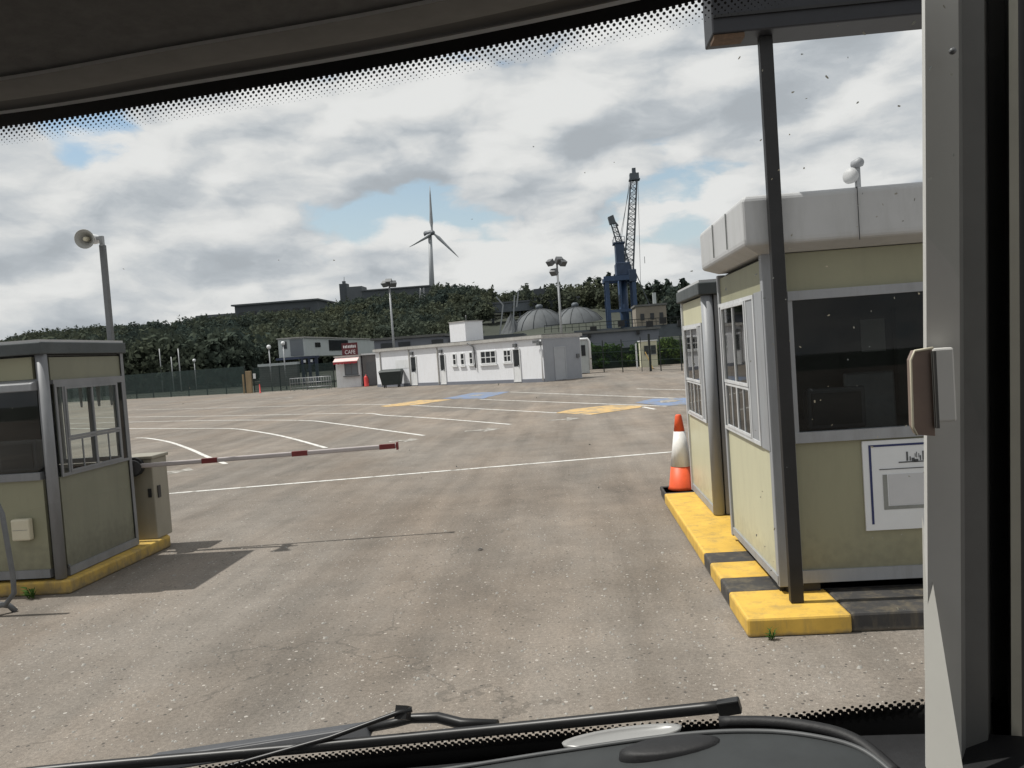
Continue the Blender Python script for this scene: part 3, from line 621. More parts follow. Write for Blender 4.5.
mb.bar((-30,88.8,1),(-28.4,88.8,2.8),.15); mb.build('underframe', M['cabinblue'], t)
for y in (98,112,126,140):
    mb = MB(); mb.bar((-28.6+(y-90)*.117,y,0),(-28.6+(y-90)*.117,y,3.1),.35); mb.build('leg', M['cabinblue'], t)
MB().box(-34.6,-30.3,87.5,88.5,0,2.3).build('ramp_wall', M['roofgrey'], t); MB().box(-34.7,-30.2,87.4,88.5,2.31,2.6).build('ramp_edge', M['cabin'], t)
for x in (-29.8,-29.0): MB().box(x,x+.25,88.55,88.6,2.45,2.75).build('lamp', M['white'], t)

# ------------------------------------------------------------------ white building
p0 = Vector((-17.89,64.09,0)); p1 = Vector((-1.55,49.77,0)); U = (p1-p0).normalized(); Nn = Vector((-U.y*-1, -U.x, 0)); Nn = Vector((U.y,-U.x,0))
if Nn.y > 0: Nn = -Nn
LEN = (p1-p0).length
t = thing('white_building', (p0+U*12-Nn*1.7).to_tuple(), 'long low white office building with flat roof and dark glazed doors', 'building')
A = Face(p0, U, Nn); u0 = 3.9
mb = MB(); A.box(mb, u0, LEN, 0, 2.74, -3.6, 0); mb.build('wall', M['render'], t)
mb = MB(); A.box(mb, u0-.12, LEN+.1, 2.74, 2.93, -3.75, .16); mb.build('roof', M['roofedge'], t)
mb = MB(); A.box(mb, u0-.1, LEN+.08, 2.935, 2.97, -3.7, .1); mb.build('roof_felt', M['roofgrey'], t)
mb = MB(); A.box(mb, u0, LEN, 0, .22, .003, .03); mb.build('plinth', M['wallgrey'], t)
def wwin(ua, ub, za, zb, cols_=1, rows_=2):
    f = MB(); A.frame(f, ua, ub, za, zb, .06, .004, .05)
    for c in range(1,cols_): q = ua+(ub-ua)*c/cols_; A.box(f,q-.03,q+.03,za+.06,zb-.06,.004,.05)
    for r_ in range(1,rows_): q = za+(zb-za)*r_/rows_; A.box(f,ua+.06,ub-.06,q-.025,q+.025,.004,.047)
    w_ = f.build('window', M['white'], t)
    g_ = MB(); A.box(g_, ua+.06,ub-.06,za+.06,zb-.06,.003,.02); g_.build('pane', M['winblack'], w_)
    s_ = MB(); A.box(s_, ua-.1,ub+.1,za-.12,za-.02,.004,.1); s_.build('sill', M['white'], w_)
wwin(13.12,13.5,1.36,2.17,1); wwin(13.95,14.36,1.34,2.17,1); wwin(14.86,15.24,1.36,2.2,1); wwin(16.0,17.5,1.33,2.2,3); wwin(18.22,18.92,1.38,2.17,2)
for d0,d1,lamp in ((8.36,8.95,8.55),(11.75,12.25,11.9),(19.12,19.68,19.35)):
    m_ = MB(); A.frame(m_, d0-.06,d1+.06,.06,2.2,.06,.004,.06); A.box(m_, d0,d1,.08,1.02,.004,.045); dr = m_.build('door', M['white'], t)
    g_ = MB(); A.box(g_, d0+.04,d1-.04,1.06,2.12,.003,.03); g_.build('pane', M['winblack'], dr)
    h_ = MB(); A.box(h_, d1-.1,d1-.06,1.0,1.14,.05,.1); h_.build('handle', M['galv'], dr)
    l_ = MB(); A.box(l_, lamp-.12,lamp+.16,2.3,2.52,.004,.16); l_.build('wall_lamp', M['galvdark'], t)
for uu in (4.5,8.15,11.45): 
    m_ = MB(); A.box(m_, uu,uu+.07,.1,2.7,.004,.08); m_.build('downpipe', M['roofedge'], t)
m_ = MB(); m_.tube([A.p(14.95,2.80,.2),A.p(15.1,2.78,.22),A.p(15.42,2.55,.12),A.p(15.47,2.2,.08),A.p(15.5,1.1,.08)], .05, 6); m_.build('downpipe', M['galvdark'], t)
m_ = MB(); A.box(m_, 6.4,8.1,1.35,2.0,.003,.012); m_.build('wall_patch', M['white'], t)
E2 = Face(p1, -Nn, U)      # end wall: u goes away from the camera
m_ = MB(); E2.box(m_, .02,3.55,.0,2.68,.004,.03); m_.build('end_cladding', mat('pale_blue_grey_cladding',(.30,.315,.345),.7,.08,1.,dirt=(.22,.22,.22),dirt_amt=.3), t)
m_ = MB(); E2.frame(m_, .95,2.05,.05,2.15,.08,.031,.07); E2.box(m_, 1.03,1.97,.1,2.07,.031,.05); m_.build('door', M['enddoor'], t)
m_ = MB(); E2.box(m_, 3.1,3.35,1.35,1.6,.03,.12); m_.build('meter_box', M['galvdark'], t)
m_ = MB(); m_.tube([A.p(LEN-.05,2.65,.1),A.p(LEN-.05,1.5,.1),A.p(LEN-.05,.1,.1)], .045, 6); m_.build('downpipe', M['white'], t)
m_ = MB(); A.box(m_, LEN-.55,LEN-.15,2.45,2.62,.2,.32); A.box(m_, LEN-.15,LEN+.1,2.3,2.55,.17,.4); m_.build('security_camera', M['galvdark'], t)
m_ = MB(); A.box(m_, 12.85,14.5,2.98,4.32,-1.75,-.12); rb = m_.build('roof_box', M['render'], t)
m_ = MB(); A.box(m_, 12.8,14.55,4.325,4.37,-1.8,-.07); m_.build('lid', M['roofedge'], rb)
m_ = MB(); m_.tube([A.p(14.45,4.37,-.3),A.p(14.45,4.75,-.3)], .03, 6); m_.build('vent_pipe', M['galvdark'], rb)
mb = MB(); n = 18; c = Vector((-.35,53.35,0))
mb.lathe([(.42,0),(.5,.06),(.5,.16),(.42,.22),(.3,.22),(.26,.12)], c, (0,0,1), 18)
tag(mb.build('tyre', M['rubber']), 'black tyre lying on the ground at the grey end wall of the white building', 'tyre')

# kiosk, shed, hydrant, bin
t = thing('kiosk', (-18.5,66.5,0), 'small white kiosk with red awning and red sign board on its roof', 'kiosk')
MB().box(-19.5,-17.45,66,67.9,0,2.55).build('wall', M['white'], t); MB().box(-19.6,-17.35,65.9,68,2.56,2.68).build('roof', M['roofedge'], t)
K = Face((-19.5,66,0),(1,0,0),(0,-1,0))
m_ = MB(); K.frame(m_,.75,1.9,1.02,2.12,.06,.004,.05); K.box(m_,1.3,1.35,1.08,2.06,.004,.045); w_ = m_.build('serving_hatch', M['galvdark'], t)
m_ = MB(); K.box(m_,.81,1.84,1.08,2.06,.003,.02); m_.build('pane', M['cabinrecess'], w_)
m_ = MB(); K.box(m_,.65,2.0,.9,.98,.004,.3); m_.build('counter_shelf', M['galvdark'], t)
m_ = MB(); m_.hexa([K.p(.0,2.42,.003),K.p(2.05,2.42,.003),K.p(2.05,2.14,.7),K.p(0,2.14,.7),K.p(0,2.5,.003),K.p(2.05,2.5,.003),K.p(2.05,2.2,.72),K.p(0,2.2,.72)]); aw = m_.build('awning', M['awningpale'], t)
m_ = MB()
for i in range(12): K.box(m_, .02+i*.168,.17+i*.168,1.98+.03*(i%2),2.15,.69,.705)
m_.build('valance', M['awning'], aw)
m_ = MB(); K.box(m_,.68,1.95,2.72,3.68,-.1,-.02); sg = m_.build('sign_board', M['signred'], t)
m_ = MB(); K.frame(m_,.64,1.99,2.69,3.72,.05,-.018,.0); m_.build('sign_frame', M['signred'], sg)
def text_part(txt, size, face, u, z, d, mm, parent, sx_=1.):
    cu = bpy.data.curves.new('lettering','FONT'); cu.body = txt; cu.size = size; cu.extrude = .002; cu.align_x = 'CENTER'
    tmp = bpy.data.objects.new('tmp', cu); col.objects.link(tmp); dg = bpy.context.evaluated_depsgraph_get(); me = bpy.data.meshes.new_from_object(tmp.evaluated_get(dg))
    mb = MB(); mb.add([face.p(u+v.co.x*sx_, z+v.co.y, d+v.co.z) for v in me.vertices], [tuple(p.vertices) for p in me.polygons]); bpy.data.objects.remove(tmp)
    return mb.build('lettering', M[mm], parent)
text_part('CAFE', .46, K, 1.32, 2.80, -.015, 'white', sg, .85)
m_ = MB()
for i,(hh,ww) in enumerate(zip((.22,.2,.24,.2,.22,.24,.2,.22),(.09,.11,.08,.1,.09,.1,.08,.09))): K.box(m_, .76+i*.14,.76+i*.14+ww,3.30,3.30+hh,-.018,-.012)
m_.build('small_lettering', M['white'], sg)
t = thing('grey_shed', (-16.8,67,0), 'narrow grey timber shed squeezed between the kiosk and the white building', 'shed')
MB().box(-17.3,-15.6,66.4,68.6,0,2.6).build('wall', M['shed'], t); MB().box(-17.34,-15.4,66.2,68.8,2.61,2.74).build('roof', M['white'], t); MB().box(-17.0,-16.2,66.34,66.39,.05,2.0).build('door', M['galvdark'], t)
t = thing('fire_point', (-16.7,64.9,0), 'red fire extinguisher stand in front of the narrow grey shed', 'fire extinguisher')
mb = MB(); mb.lathe([(.2,0),(.21,.05),(.19,.08),(.19,.72),(.15,.84),(.05,.9),(.05,.98),(.02,1.0)], (-16.7,64.9,0), (0,0,1), 16); mb.build('body', M['hydrant'], t)
mb = MB(); mb.tube([(-16.7,64.85,.96),(-16.55,64.8,.92),(-16.46,64.8,.6),(-16.48,64.8,.3)], .025, 6); mb.build('hose', M['darker'], t)
t = thing('wheelie_bin', (-13.2,58.75,0), 'big dark four-wheeled wheelie bin beside the white building', 'bin')
bx_, by_ = -13.2, 58.75
def bh(x,y,z): return (bx_+(x+14)*.88, by_+(y-62.95)*.9, z)
mb = MB(); mb.hexa([bh(*p) for p in [(-14.75,62.5,.2),(-13.25,62.5,.2),(-13.25,63.4,.2),(-14.75,63.4,.2),(-14.95,62.38,1.15),(-13.05,62.38,1.15),(-13.05,63.5,1.15),(-14.95,63.5,1.15)]]); mb.build('body', M['binmat'], t, .03)
mb = MB(); mb.hexa([bh(*p) for p in [(-15.0,62.34,1.16),(-13.0,62.34,1.16),(-13.0,63.55,1.16),(-15.0,63.55,1.16),(-14.9,62.5,1.3),(-13.1,62.5,1.3),(-13.1,63.4,1.36),(-14.9,63.4,1.36)]]); mb.build('lid', M['binmat'], t, .03)
for x in (-14.6,-13.4):
    for y in (62.65,63.25):
        mb = MB(); mb.lathe([(.04,-.03),(.1,-.03),(.1,.03),(.04,.03)], bh(x,y,.1), (1,0,0), 12); mb.build('wheel', M['rubber'], t)

# floodlight masts
def mast(x, y, h, label, heads):
    t = thing('floodlight_mast', (x,y,0), label, 'floodlight mast')
    mb = MB(); mb.tube([(x,y,0),(x,y,h)], [.13,.08], 10); mb.build('pole', M['galv'], t)
    for dx,dz,rx in heads:
        c = Vector((x+dx,y-.15,h+dz)); m_ = MB(); m_.bar((x,y,h+dz-.1),c,.06); br_ = m_.build('bracket', M['galv'], t)
        m_ = MB(); d = Vector((math.sin(rx)*.7,-.5,-.55)).normalized(); m_.bar(c-d*.22,c+d*.22,.62,.5); m_.build('lamp', M['galvdark'], t, .03)
mast(-16.4,75,9.2,'floodlight mast with a double lamp head rising behind the bin',[(-.35,.05,-.5),(.38,.0,.4),(0,.2,0)])
mast(-.45,70,9.4,'floodlight mast with splayed lamp heads rising behind the white building',[(-.55,.1,-1.0),(.2,.25,.5),(.5,.0,.8),(-.3,-.75,-.5)])

# left fence, posts, lamps, barriers
def mesh_fence(pts, hgt, label, nm='mesh_fence', pitch=.06, th=.011, post=2.6):
    t = thing(nm, (pts[0][0],pts[0][1],0), label, 'fence'); mw = MB()
    for (xa,ya_),(xb,yb) in zip(pts[:-1],pts[1:]):
        a = Vector((xa,ya_,0)); b = Vector((xb,yb,0)); Ln = (b-a).length; n = int(Ln/pitch)
        d = (b-a)/Ln; s = Vector((-d.y,d.x,0))*.004; w_ = d*th*.5
        for i in range(n):
            c = a + d*(i+.5)*pitch; q0 = c+Vector((0,0,.05)); q1 = c+Vector((0,0,hgt)); mw.add([q0-w_,q0+w_,q1+w_,q1-w_],[(0,1,2,3)])
        for z in np.arange(.1,hgt+.01,.2): mw.add([a+Vector((0,0,z-.008))+s,b+Vector((0,0,z-.008))+s,b+Vector((0,0,z+.008))+s,a+Vector((0,0,z+.008))+s],[(0,1,2,3)])
        k = max(1,round(Ln/post))
        for i in range(k+1):
            c = a.lerp(b,i/k); p_ = MB(); p_.box(c.x-.04,c.x+.04,c.y-.04+.06,c.y+.04+.06,0,hgt+.06); p_.build('post', M['fencepost'], t)
    mw.build('mesh_panel', M['fence'], t); return t
mesh_fence([(-62,84.5),(-42.3,75.4),(-28.8,69.4)], 2.4, 'dark green mesh fence along the left edge of the yard', pitch=.045, th=.028)
mesh_fence([(-27.9,69.1),(-20.3,67.9)], 2.2, 'dark green mesh fence section between wooden gatepost and kiosk', pitch=.05, th=.024)
t = thing('gatepost', (-28.3,69,0), 'thick weathered wooden gatepost at the end of the green fence', 'post')
MB().box(-28.5,-28.02,68.8,69.1,0,1.95).build('post', M['wood'], t, .02); MB().box(-28.82,-28.7,68.85,69.0,0,1.7).build('thin_post', M['wood'], t)
mb = MB(); mb.box(-27.82,-27.6,68.85,68.92,1.25,1.7); mb.build('white_plate', M['white'], t)
def lamp(x, y, h, label):
    t = thing('lamp_post', (x,y,0), label, 'lamp post')
    mb = MB(); mb.tube([(x,y,0),(x,y,h)], [.07,.05], 8); mb.build('pole', M['galv'], t)
    mb = MB(); mb.lathe([(.05,0),(.16,.06),(.2,.2),(.14,.34),(.03,.38)], (x,y,h), (0,0,1), 12); mb.build('lantern', M['white'], t)
lamp(-26.85,70.6,3.8,'pale lamp post just right of the wooden gatepost behind the fence'); lamp(-26.2,72.5,4.1,'second lamp post to the right of the wooden gatepost, nearer the raised cabin'); lamp(-45.6,95,3.5,'lamp post with round white lantern far behind the left fence')
for x,y,h,lb in ((-52.5,100,5.6,'bare grey pole in the trees behind the left fence, nearest the booth'),(-50.0,98,4.4,'short bare grey pole behind the left fence, second from the booth'),(-46.5,93,5.2,'bare grey pole next to the lantern behind the left fence')):
    mb = MB(); mb.tube([(x,y,-.1),(x,y,h)], [.09,.06], 6); tag(mb.build('pole', M['galv']), lb, 'pole')
def crowd_barrier(x, y, rot, label):
    t = thing('crowd_barrier', (x,y,0), label, 'barrier', 'grey steel barriers left of the kiosk'); c,s = math.cos(rot),math.sin(rot); mb = MB()
    P_ = lambda u,z: (x+u*c,y+u*s,z)
    mb.tube([P_(-1.1,0),P_(-1.1,1.05),P_(1.1,1.05),P_(1.1,0)], .028, 6); mb.tube([P_(-1.1,.25),P_(1.1,.25)], .022, 6); mb.tube([P_(-1.1,.65),P_(1.1,.65)], .02, 6)
    mb.build('frame', M['galv'], t); m2 = MB()
    for i in range(9): m2.tube([P_(-.9+i*.225,.25),P_(-.9+i*.225,1.05)], .012, 5)
    m2.build('bars', M['galv'], t)
    for u in (-.8,.8):
        m2 = MB(); m2.bar((x+u*c+s*.3,y+u*s-c*.3,.02),(x+u*c-s*.3,y+u*s+c*.3,.02),.05); m2.build('foot', M['galv'], t)
crowd_barrier(-22.6,66.6,.1,'steel crowd barrier furthest from the kiosk'); crowd_barrier(-21.1,66.2,-.15,'steel crowd barrier leaning nearest the kiosk'); crowd_barrier(-21.7,67.2,.25,'steel crowd barrier behind the other two')
mb = MB(); mb.lathe([(.11,0),(.11,.04),(.055,.05),(.04,.75),(.01,.78)], (-26.4,66.6,0), (0,0,1), 10)
tag(mb.build('marker_post', M['hydrant']), 'thin red marker post in front of the left fence', 'post')

# right hedge, black fence, hut, cabin
t = thing('hedge', (6,71,0), 'long leafy green hedge behind the black fence', 'hedge')
k = 110; xs = rng.uniform(1.6,17,k); C = np.stack([xs, rng.uniform(69.6,71.4,k), rng.uniform(.4,1.75,k)],-1); S = np.stack([rng.uniform(.6,1.0,k),rng.uniform(.5,.8,k),rng.uniform(.5,.85,k)],-1)
V, F = leaf_cloud(C, S, .13, 260, .5); fast_mesh('foliage', V, F, M['leafhedge'], t)
MB().box(1.5,17,70.2,70.9,0,1.7).build('stems', M['leafpine'], t)
t = thing('security_fence', (1.3,63.3,0), 'tall black post fence in front of the hedge', 'fence')
fp = [(1.39,63.31,2.4,.07),(2.62,60.65,2.4,.07),(3.84,57.9,2.36,.07),(5.08,56.52,2.45,.05),(5.62,55.9,2.6,.15),(6.25,55.24,2.41,.07),(7.4,53.37,2.34,.08),(8.6,51.4,2.34,.08)]
for x,y,h_,w_ in fp: MB().box(x-w_/2,x+w_/2,y-w_/2,y+w_/2,0,h_).build('post', M['fencepost'], t)
mw = MB()
for (a,b) in zip(fp[:-1],fp[1:]):
    A_ = Vector(a[:2]+(0,)); B_ = Vector(b[:2]+(0,)); Ln = (B_-A_).length; d = (B_-A_)/Ln
    for i in range(int(Ln/.07)):
        c = A_+d*(i+.5)*.07; mw.add([c-d*.0035+Vector((0,0,.08)),c+d*.0035+Vector((0,0,.08)),c+d*.0035+Vector((0,0,2.25)),c-d*.0035+Vector((0,0,2.25))],[(0,1,2,3)])
    for z in (.1,.8,1.5,2.2): mw.bar(A_+Vector((0,0,z)),B_+Vector((0,0,z)),.02)
mw.build('mesh_panel', M['fence'], t)
t = thing('gatehouse_hut', (6.6,66.5,0), 'small cream hut with dark window in front of the hedge', 'hut')
MB().box(5.95,7.25,66,68,0,2.1).build('wall', mat('pale_hut_cream',(.55,.54,.40),.6,.1,1.), t); MB().box(5.88,7.32,65.92,68.1,2.11,2.2).build('roof', M['white'], t)
m_ = MB(); m_.box(6.2,7.15,65.93,65.99,1.05,1.75); m_.build('window', M['winblack'], t)
m_ = MB(); m_.box(6.7,6.74,65.9,65.93,1.05,1.75); m_.box(6.16,7.19,65.9,65.99,1.0,1.05); m_.build('window_frame', M['alu'], t)
MB().box(5.5,5.62,66,66.1,0,2.0).build('side_post', M['white'], t)
mb = MB(); mb.bar((5.85,61.6,1.3),(6.25,60.5,.05),.05); mb.box(6.15,6.35,60.4,60.6,0,.05); tag(mb.build('brace', M['ochre']), 'thin yellow slanting brace in front of the cream hut', 'brace')
t = thing('shelter_cabin', (1.1,60.5,0), 'narrow white cabin with rounded roof edge beside the grey end wall', 'cabin')
mb = MB(); mb.tube([(.62,60,.0),(.62,60,2.4),(.75,60,2.6),(1.5,60,2.6),(1.63,60,2.4),(1.63,60,.3)], .09, 8); mb.build('frame', M['white'], t)
MB().box(.72,1.53,60.05,61.6,.05,2.5).build('wall', M['cabin'], t); MB().box(1.0,1.3,59.99,60.04,1.35,2.15).build('window', M['winblack'], t)

# ------------------------------------------------------------------ kerb islands
def kerb(name, poly, label, bands):
    t = thing(name, (sum(p[0] for p in poly)/len(poly), sum(p[1] for p in poly)/len(poly), 0), label, 'kerb')
    return t
t = thing('kerb_island', (2.3,7.7,0), 'raised yellow and black striped kerb island under the right booths', 'kerb')
# bands along the lane edge (y ranges) then the front edge (x ranges): yellow = 0, black = 1
mb = MB()
xe = 1.06; xw = 4.2
def kb(x0,x1,y0,y1,mi,z=.13): mb.box(x0,x1,y0,y1,0,z,mi)
for y0,y1,mi in ((9.9,10.35,1),(7.04,9.9,0),(6.72,7.04,1),(6.27,6.72,0),(5.92,6.27,1)): kb(xe+.01*(y0-5.3)/3,1.72,y0,y1,mi)
kb(1.06,1.74,5.32,5.92,0); kb(1.74,2.62,5.34,6.6,1); kb(2.62,3.3,5.36,6.6,0); kb(3.3,4.2,5.36,6.6,1)
mb.build('painted_kerb', [M['yellow'], M['blackpaint']], t, .018)
m_ = MB(); m_.box(1.725,4.2,6.605,10.3,0,.126); m_.build('concrete_infill', M['roofgrey'], t)
t = thing('kerb_island', (-6,8.2,0), 'raised yellow kerb island under the left booth', 'kerb')
mb = MB(); mb.prism([(-8,7.16),(-4.86,7.20),(-4.80,9.02),(-5.0,9.26),(-8,9.26)], 0, .13, 0); mb.build('painted_kerb', [mat('worn_shaded_kerb_paint',(.50,.33,.07),.7,.25,3.,bump=.15,dirt=(.17,.14,.09),dirt_amt=.9,low=(0,.13,(.14,.115,.075),.85))], t, .018)  # worn yellow; the brown low on the side paints in its shade

# ------------------------------------------------------------------ ticket booths
def lane_window(F_, ua, ub, za, zb, sa, sb, sz, t, frame_m, glass_m, fill=()):
    """outer frame ua..ub x za..zb, upper sash sa..sb above sz, lower small panes below; the strips beside the sash are narrow panes"""
    w = .03
    m_ = MB(); F_.frame(m_, ua, ub, za, zb, w, .002, .014)
    F_.box(m_, sa-.025,sa,za+w,zb-w,.002,.013); F_.box(m_, sb,sb+.025,za+w,zb-w,.002,.013)
    w_ = m_.build('window', M[frame_m], t)
    m_ = MB(); F_.frame(m_, sa,sb,sz,zb-w,.024,.004,.024); F_.box(m_, (sa+sb)/2-.011,(sa+sb)/2+.011,sz+.024,zb-w-.024,.004,.020); m_.build('upper_sash', M[frame_m], w_)
    m_ = MB(); F_.frame(m_, sa,sb,za+w,sz-.004,.022,.004,.019); F_.box(m_, (sa+sb)/2-.016,(sa+sb)/2+.016,za+w+.022,sz-.026,.004,.018)
    for q in (.25,.75): F_.box(m_, sa+(sb-sa)*q-.007,sa+(sb-sa)*q+.007,za+w+.022,sz-.026,.005,.015)
    m_.build('lower_sash', M[frame_m], w_)
    m_ = MB()
    m_.add([F_.p(sa+.02,sz+.02,.009),F_.p(sb-.02,sz+.02,.009),F_.p(sb-.02,zb-w-.02,.009),F_.p(sa+.02,zb-w-.02,.009)],[(0,1,2,3)])
    m_.add([F_.p(sa+.02,za+w+.015,.008),F_.p(sb-.02,za+w+.015,.008),F_.p(sb-.02,sz-.02,.008),F_.p(sa+.02,sz-.02,.008)],[(0,1,2,3)])
    f_ = MB()
    for k,(a,b) in enumerate(((ua+w,sa-.025),(sb+.025,ub-w))):
        if b-a > .02:
            if k in fill: F_.box(f_, a,b,za+w,zb-w,.0,.008)
            else: m_.add([F_.p(a,za+w,.007),F_.p(b,za+w,.007),F_.p(b,zb-w,.007),F_.p(a,zb-w,.007)],[(0,1,2,3)])
    m_.build('pane', M[glass_m], w_)
    if f_.v: f_.build('side_panel', M['alu'], w_)
    return w_

# --- near right booth: lane face at x=1.40, front face at y=5.81
X0, Y0, Y1, W = 1.40, 5.81, 7.44, 3.0
t = thing('ticket_booth', (2.6,6.6,.13), 'cream ticket booth with deep white roof fascia beside the black post', 'ticket booth', 'ticket booths')
Lf = Face((X0,Y1,0),(0,-1,0),(-1,0,0)); Ff = Face((X0,Y0,0),(1,0,0),(0,-1,0)); uY = lambda y: Y1-y
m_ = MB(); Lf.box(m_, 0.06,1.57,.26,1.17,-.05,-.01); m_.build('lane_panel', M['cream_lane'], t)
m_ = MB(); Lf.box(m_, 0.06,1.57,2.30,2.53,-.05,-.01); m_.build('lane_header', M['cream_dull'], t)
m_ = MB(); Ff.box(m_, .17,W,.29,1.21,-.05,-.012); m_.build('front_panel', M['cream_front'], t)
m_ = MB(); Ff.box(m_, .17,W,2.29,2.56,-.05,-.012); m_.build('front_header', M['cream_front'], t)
m_ = MB(); Ff.box(m_, .0,.17,.18,2.58,-.06,.012); m_.build('corner_post', M['alu'], t, .006)
m_ = MB(); Lf.box(m_, -.0,.06,.18,2.56,-.06,.012); m_.build('corner_post', M['alu'], t, .006)
m_ = MB(); Lf.box(m_, 1.375,1.61,1.16,2.31,-.05,.004); m_.build('side_post_panel', M['alu'], t)
m_ = MB(); Ff.box(m_, .17,W,.20,.29,-.05,.008); m_.build('bottom_rail', M['alu'], t)
m_ = MB(); Lf.box(m_, .06,1.63,.20,.26,-.05,.006); m_.build('bottom_rail', M['alu'], t)
m_ = MB(); Ff.box(m_, .02,W,.13,.20,-.3,-.06); Lf.box(m_, .02,1.6,.13,.20,-.3,-.06); m_.build('base_packer', M['darker'], t)
m_ = MB(); Ff.box(m_, .17,W,1.21,1.285,-.05,.02); Ff.box(m_, .17,W,2.225,2.29,-.05,.02); Ff.box(m_, .17,.2,1.285,2.225,-.05,.01); fw = m_.build('front_window', M['alu'], t)
m_ = MB(); m_.add([Ff.p(.2,1.285,-.02),Ff.p(W,1.285,-.02),Ff.p(W,2.225,-.02),Ff.p(.2,2.225,-.02)],[(0,1,2,3)]); m_.build('pane', M['glassdark'], fw)
lane_window(Lf, uY(7.42), uY(6.06), 1.17, 2.30, uY(7.27), uY(6.34), 1.60, t, 'alu_white', 'glass', (1,))
m_ = MB(); m_.box(X0+.06,X0+W-.06,Y1-.05,Y1-.02,.14,2.52); m_.box(X0+W-.05,X0+W,Y0+.02,Y1-.06,.14,2.52); m_.box(X0+.06,X0+W-.06,Y0+.06,Y1-.06,.135,.19); m_.box(X0+.06,X0+W-.06,Y0+.06,Y1-.06,2.535,2.56); m_.build('inner_lining', M['dark'], t)
m_ = MB(); m_.box(X0+.1,X0+W-.1,Y0+.08,Y0+.6,1.1,1.15); m_.box(1.7,2.4,Y1-.12,Y1-.06,1.3,2.0); m_.box(2.9,3.4,Y1-.14,Y1-.06,1.2,2.15); m_.build('counter', M['dark'], t)
# fascia: sloping white moulding all round
zx = [(.16,2.585),(.17,2.66),(.155,2.95)]
m_ = MB(); x0,x1,y0,y1 = X0-.135,X0+W,Y0-.14,Y1-.02
def ring(d,z): return [(x0-d,y0-d,z),(x1,y0-d,z),(x1,y1+d,z),(x0-d,y1+d,z)]
rr = [ring(-.12,2.565),ring(0,2.62),ring(.004,2.66),ring(.0045,2.94),ring(-.02,2.965)]
m_.add([p for r_ in rr for p in r_],[(i*4+k,i*4+(k+1)%4,(i+1)*4+(k+1)%4,(i+1)*4+k) for i in range(4) for k in range(4)]+[(3,2,1,0),(16,17,18,19)]); fa = m_.build('roof_fascia', M['grp'], t, .022)
m_ = MB(); m_.box(2.033,2.037,y0-.017,y0-.012,2.6,2.96); m_.tube([(2.035,y0-.012,2.958),(2.06,y0+.1,2.972),(2.24,6.27,2.975)],.004,5); m_.build('cable', M['darker'], fa)
m_ = MB()
for yy in (6.2,6.75): m_.box(x0-.017,x0-.008,yy,yy+.008,2.66,2.93)
m_.build('fascia_joint', M['inkgrey'], fa)
# roof camera (round white lamp on a stub) and a small dark fitting
m_ = MB(); m_.tube([(2.27,6.3,2.96),(2.27,6.3,3.2)],.018,8); m_.box(2.262,2.29,6.28,6.32,3.0,3.24); rc = m_.build('roof_lamp', M['galv'], t)
m_ = MB(); m_.lathe([(.02,-.05),(.05,-.035),(.062,0),(.05,.02),(.02,.03)], (2.21,6.27,3.15), (-.7,-.6,.1), 16); m_.build('lens', M['grp'], rc)
m_ = MB(); m_.lathe([(.012,-.05),(.032,-.035),(.036,.03),(.02,.045)], (2.27,6.28,3.24), (.6,-.7,.2), 12); m_.build('lamp_cap', M['alu'], rc)
m_ = MB(); m_.lathe([(.05,0),(.05,.02),(.035,.05),(.01,.06)], (1.86,6.4,2.962), (0,0,1), 10); m_.bar((1.83,6.4,3.0),(1.87,6.38,3.07),.02); m_.build('roof_fitting', M['darker'], t)
# notice on the front
m_ = MB(); Ff.box(m_, .63,1.35,.555,1.195,-.010,.006); nb_ = m_.build('notice_board', M['notice'], t); tag(nb_, 'white notice with a blue border line and small dark emblem')
m_ = MB(); Ff.box(m_, .672,.688,.60,1.165,.007,.009); Ff.box(m_, .688,1.33,1.15,1.165,.007,.009); m_.build('border_line', M['navy'], nb_)
m_ = MB(); Ff.box(m_, .74,1.3,.985,.991,.007,.009); m_.build('rule_line', M['inkdark'], nb_)
m_ = MB(); Ff.box(m_, .76,.79,.70,.95,.007,.009); Ff.box(m_, .79,1.3,.70,.725,.007,.0088); m_.build('panel_shadow', M['inkgrey'], nb_)
m_ = MB(); Ff.box(m_, .80,1.3,.73,.95,.007,.0085); m_.build('grey_panel', M['noticegrey'], nb_)
m_ = MB()                                             # line emblem: towers, mast strokes and a base line
for u,z0,z1,w_ in ((.935,1.04,1.105,.012),(.955,1.04,1.07,.008),(1.045,1.04,1.105,.012),(1.025,1.04,1.075,.008),(.975,1.035,1.06,.02),(.995,1.03,1.05,.03),(.99,1.065,1.09,.004),(1.0,1.06,1.1,.004),(1.015,1.06,1.09,.004)): Ff.box(m_, u-w_/2,u+w_/2,z0,z1,.007,.009)
Ff.box(m_, .875,1.1,1.028,1.036,.007,.009); m_.build('emblem', M['inkdark'], nb_)
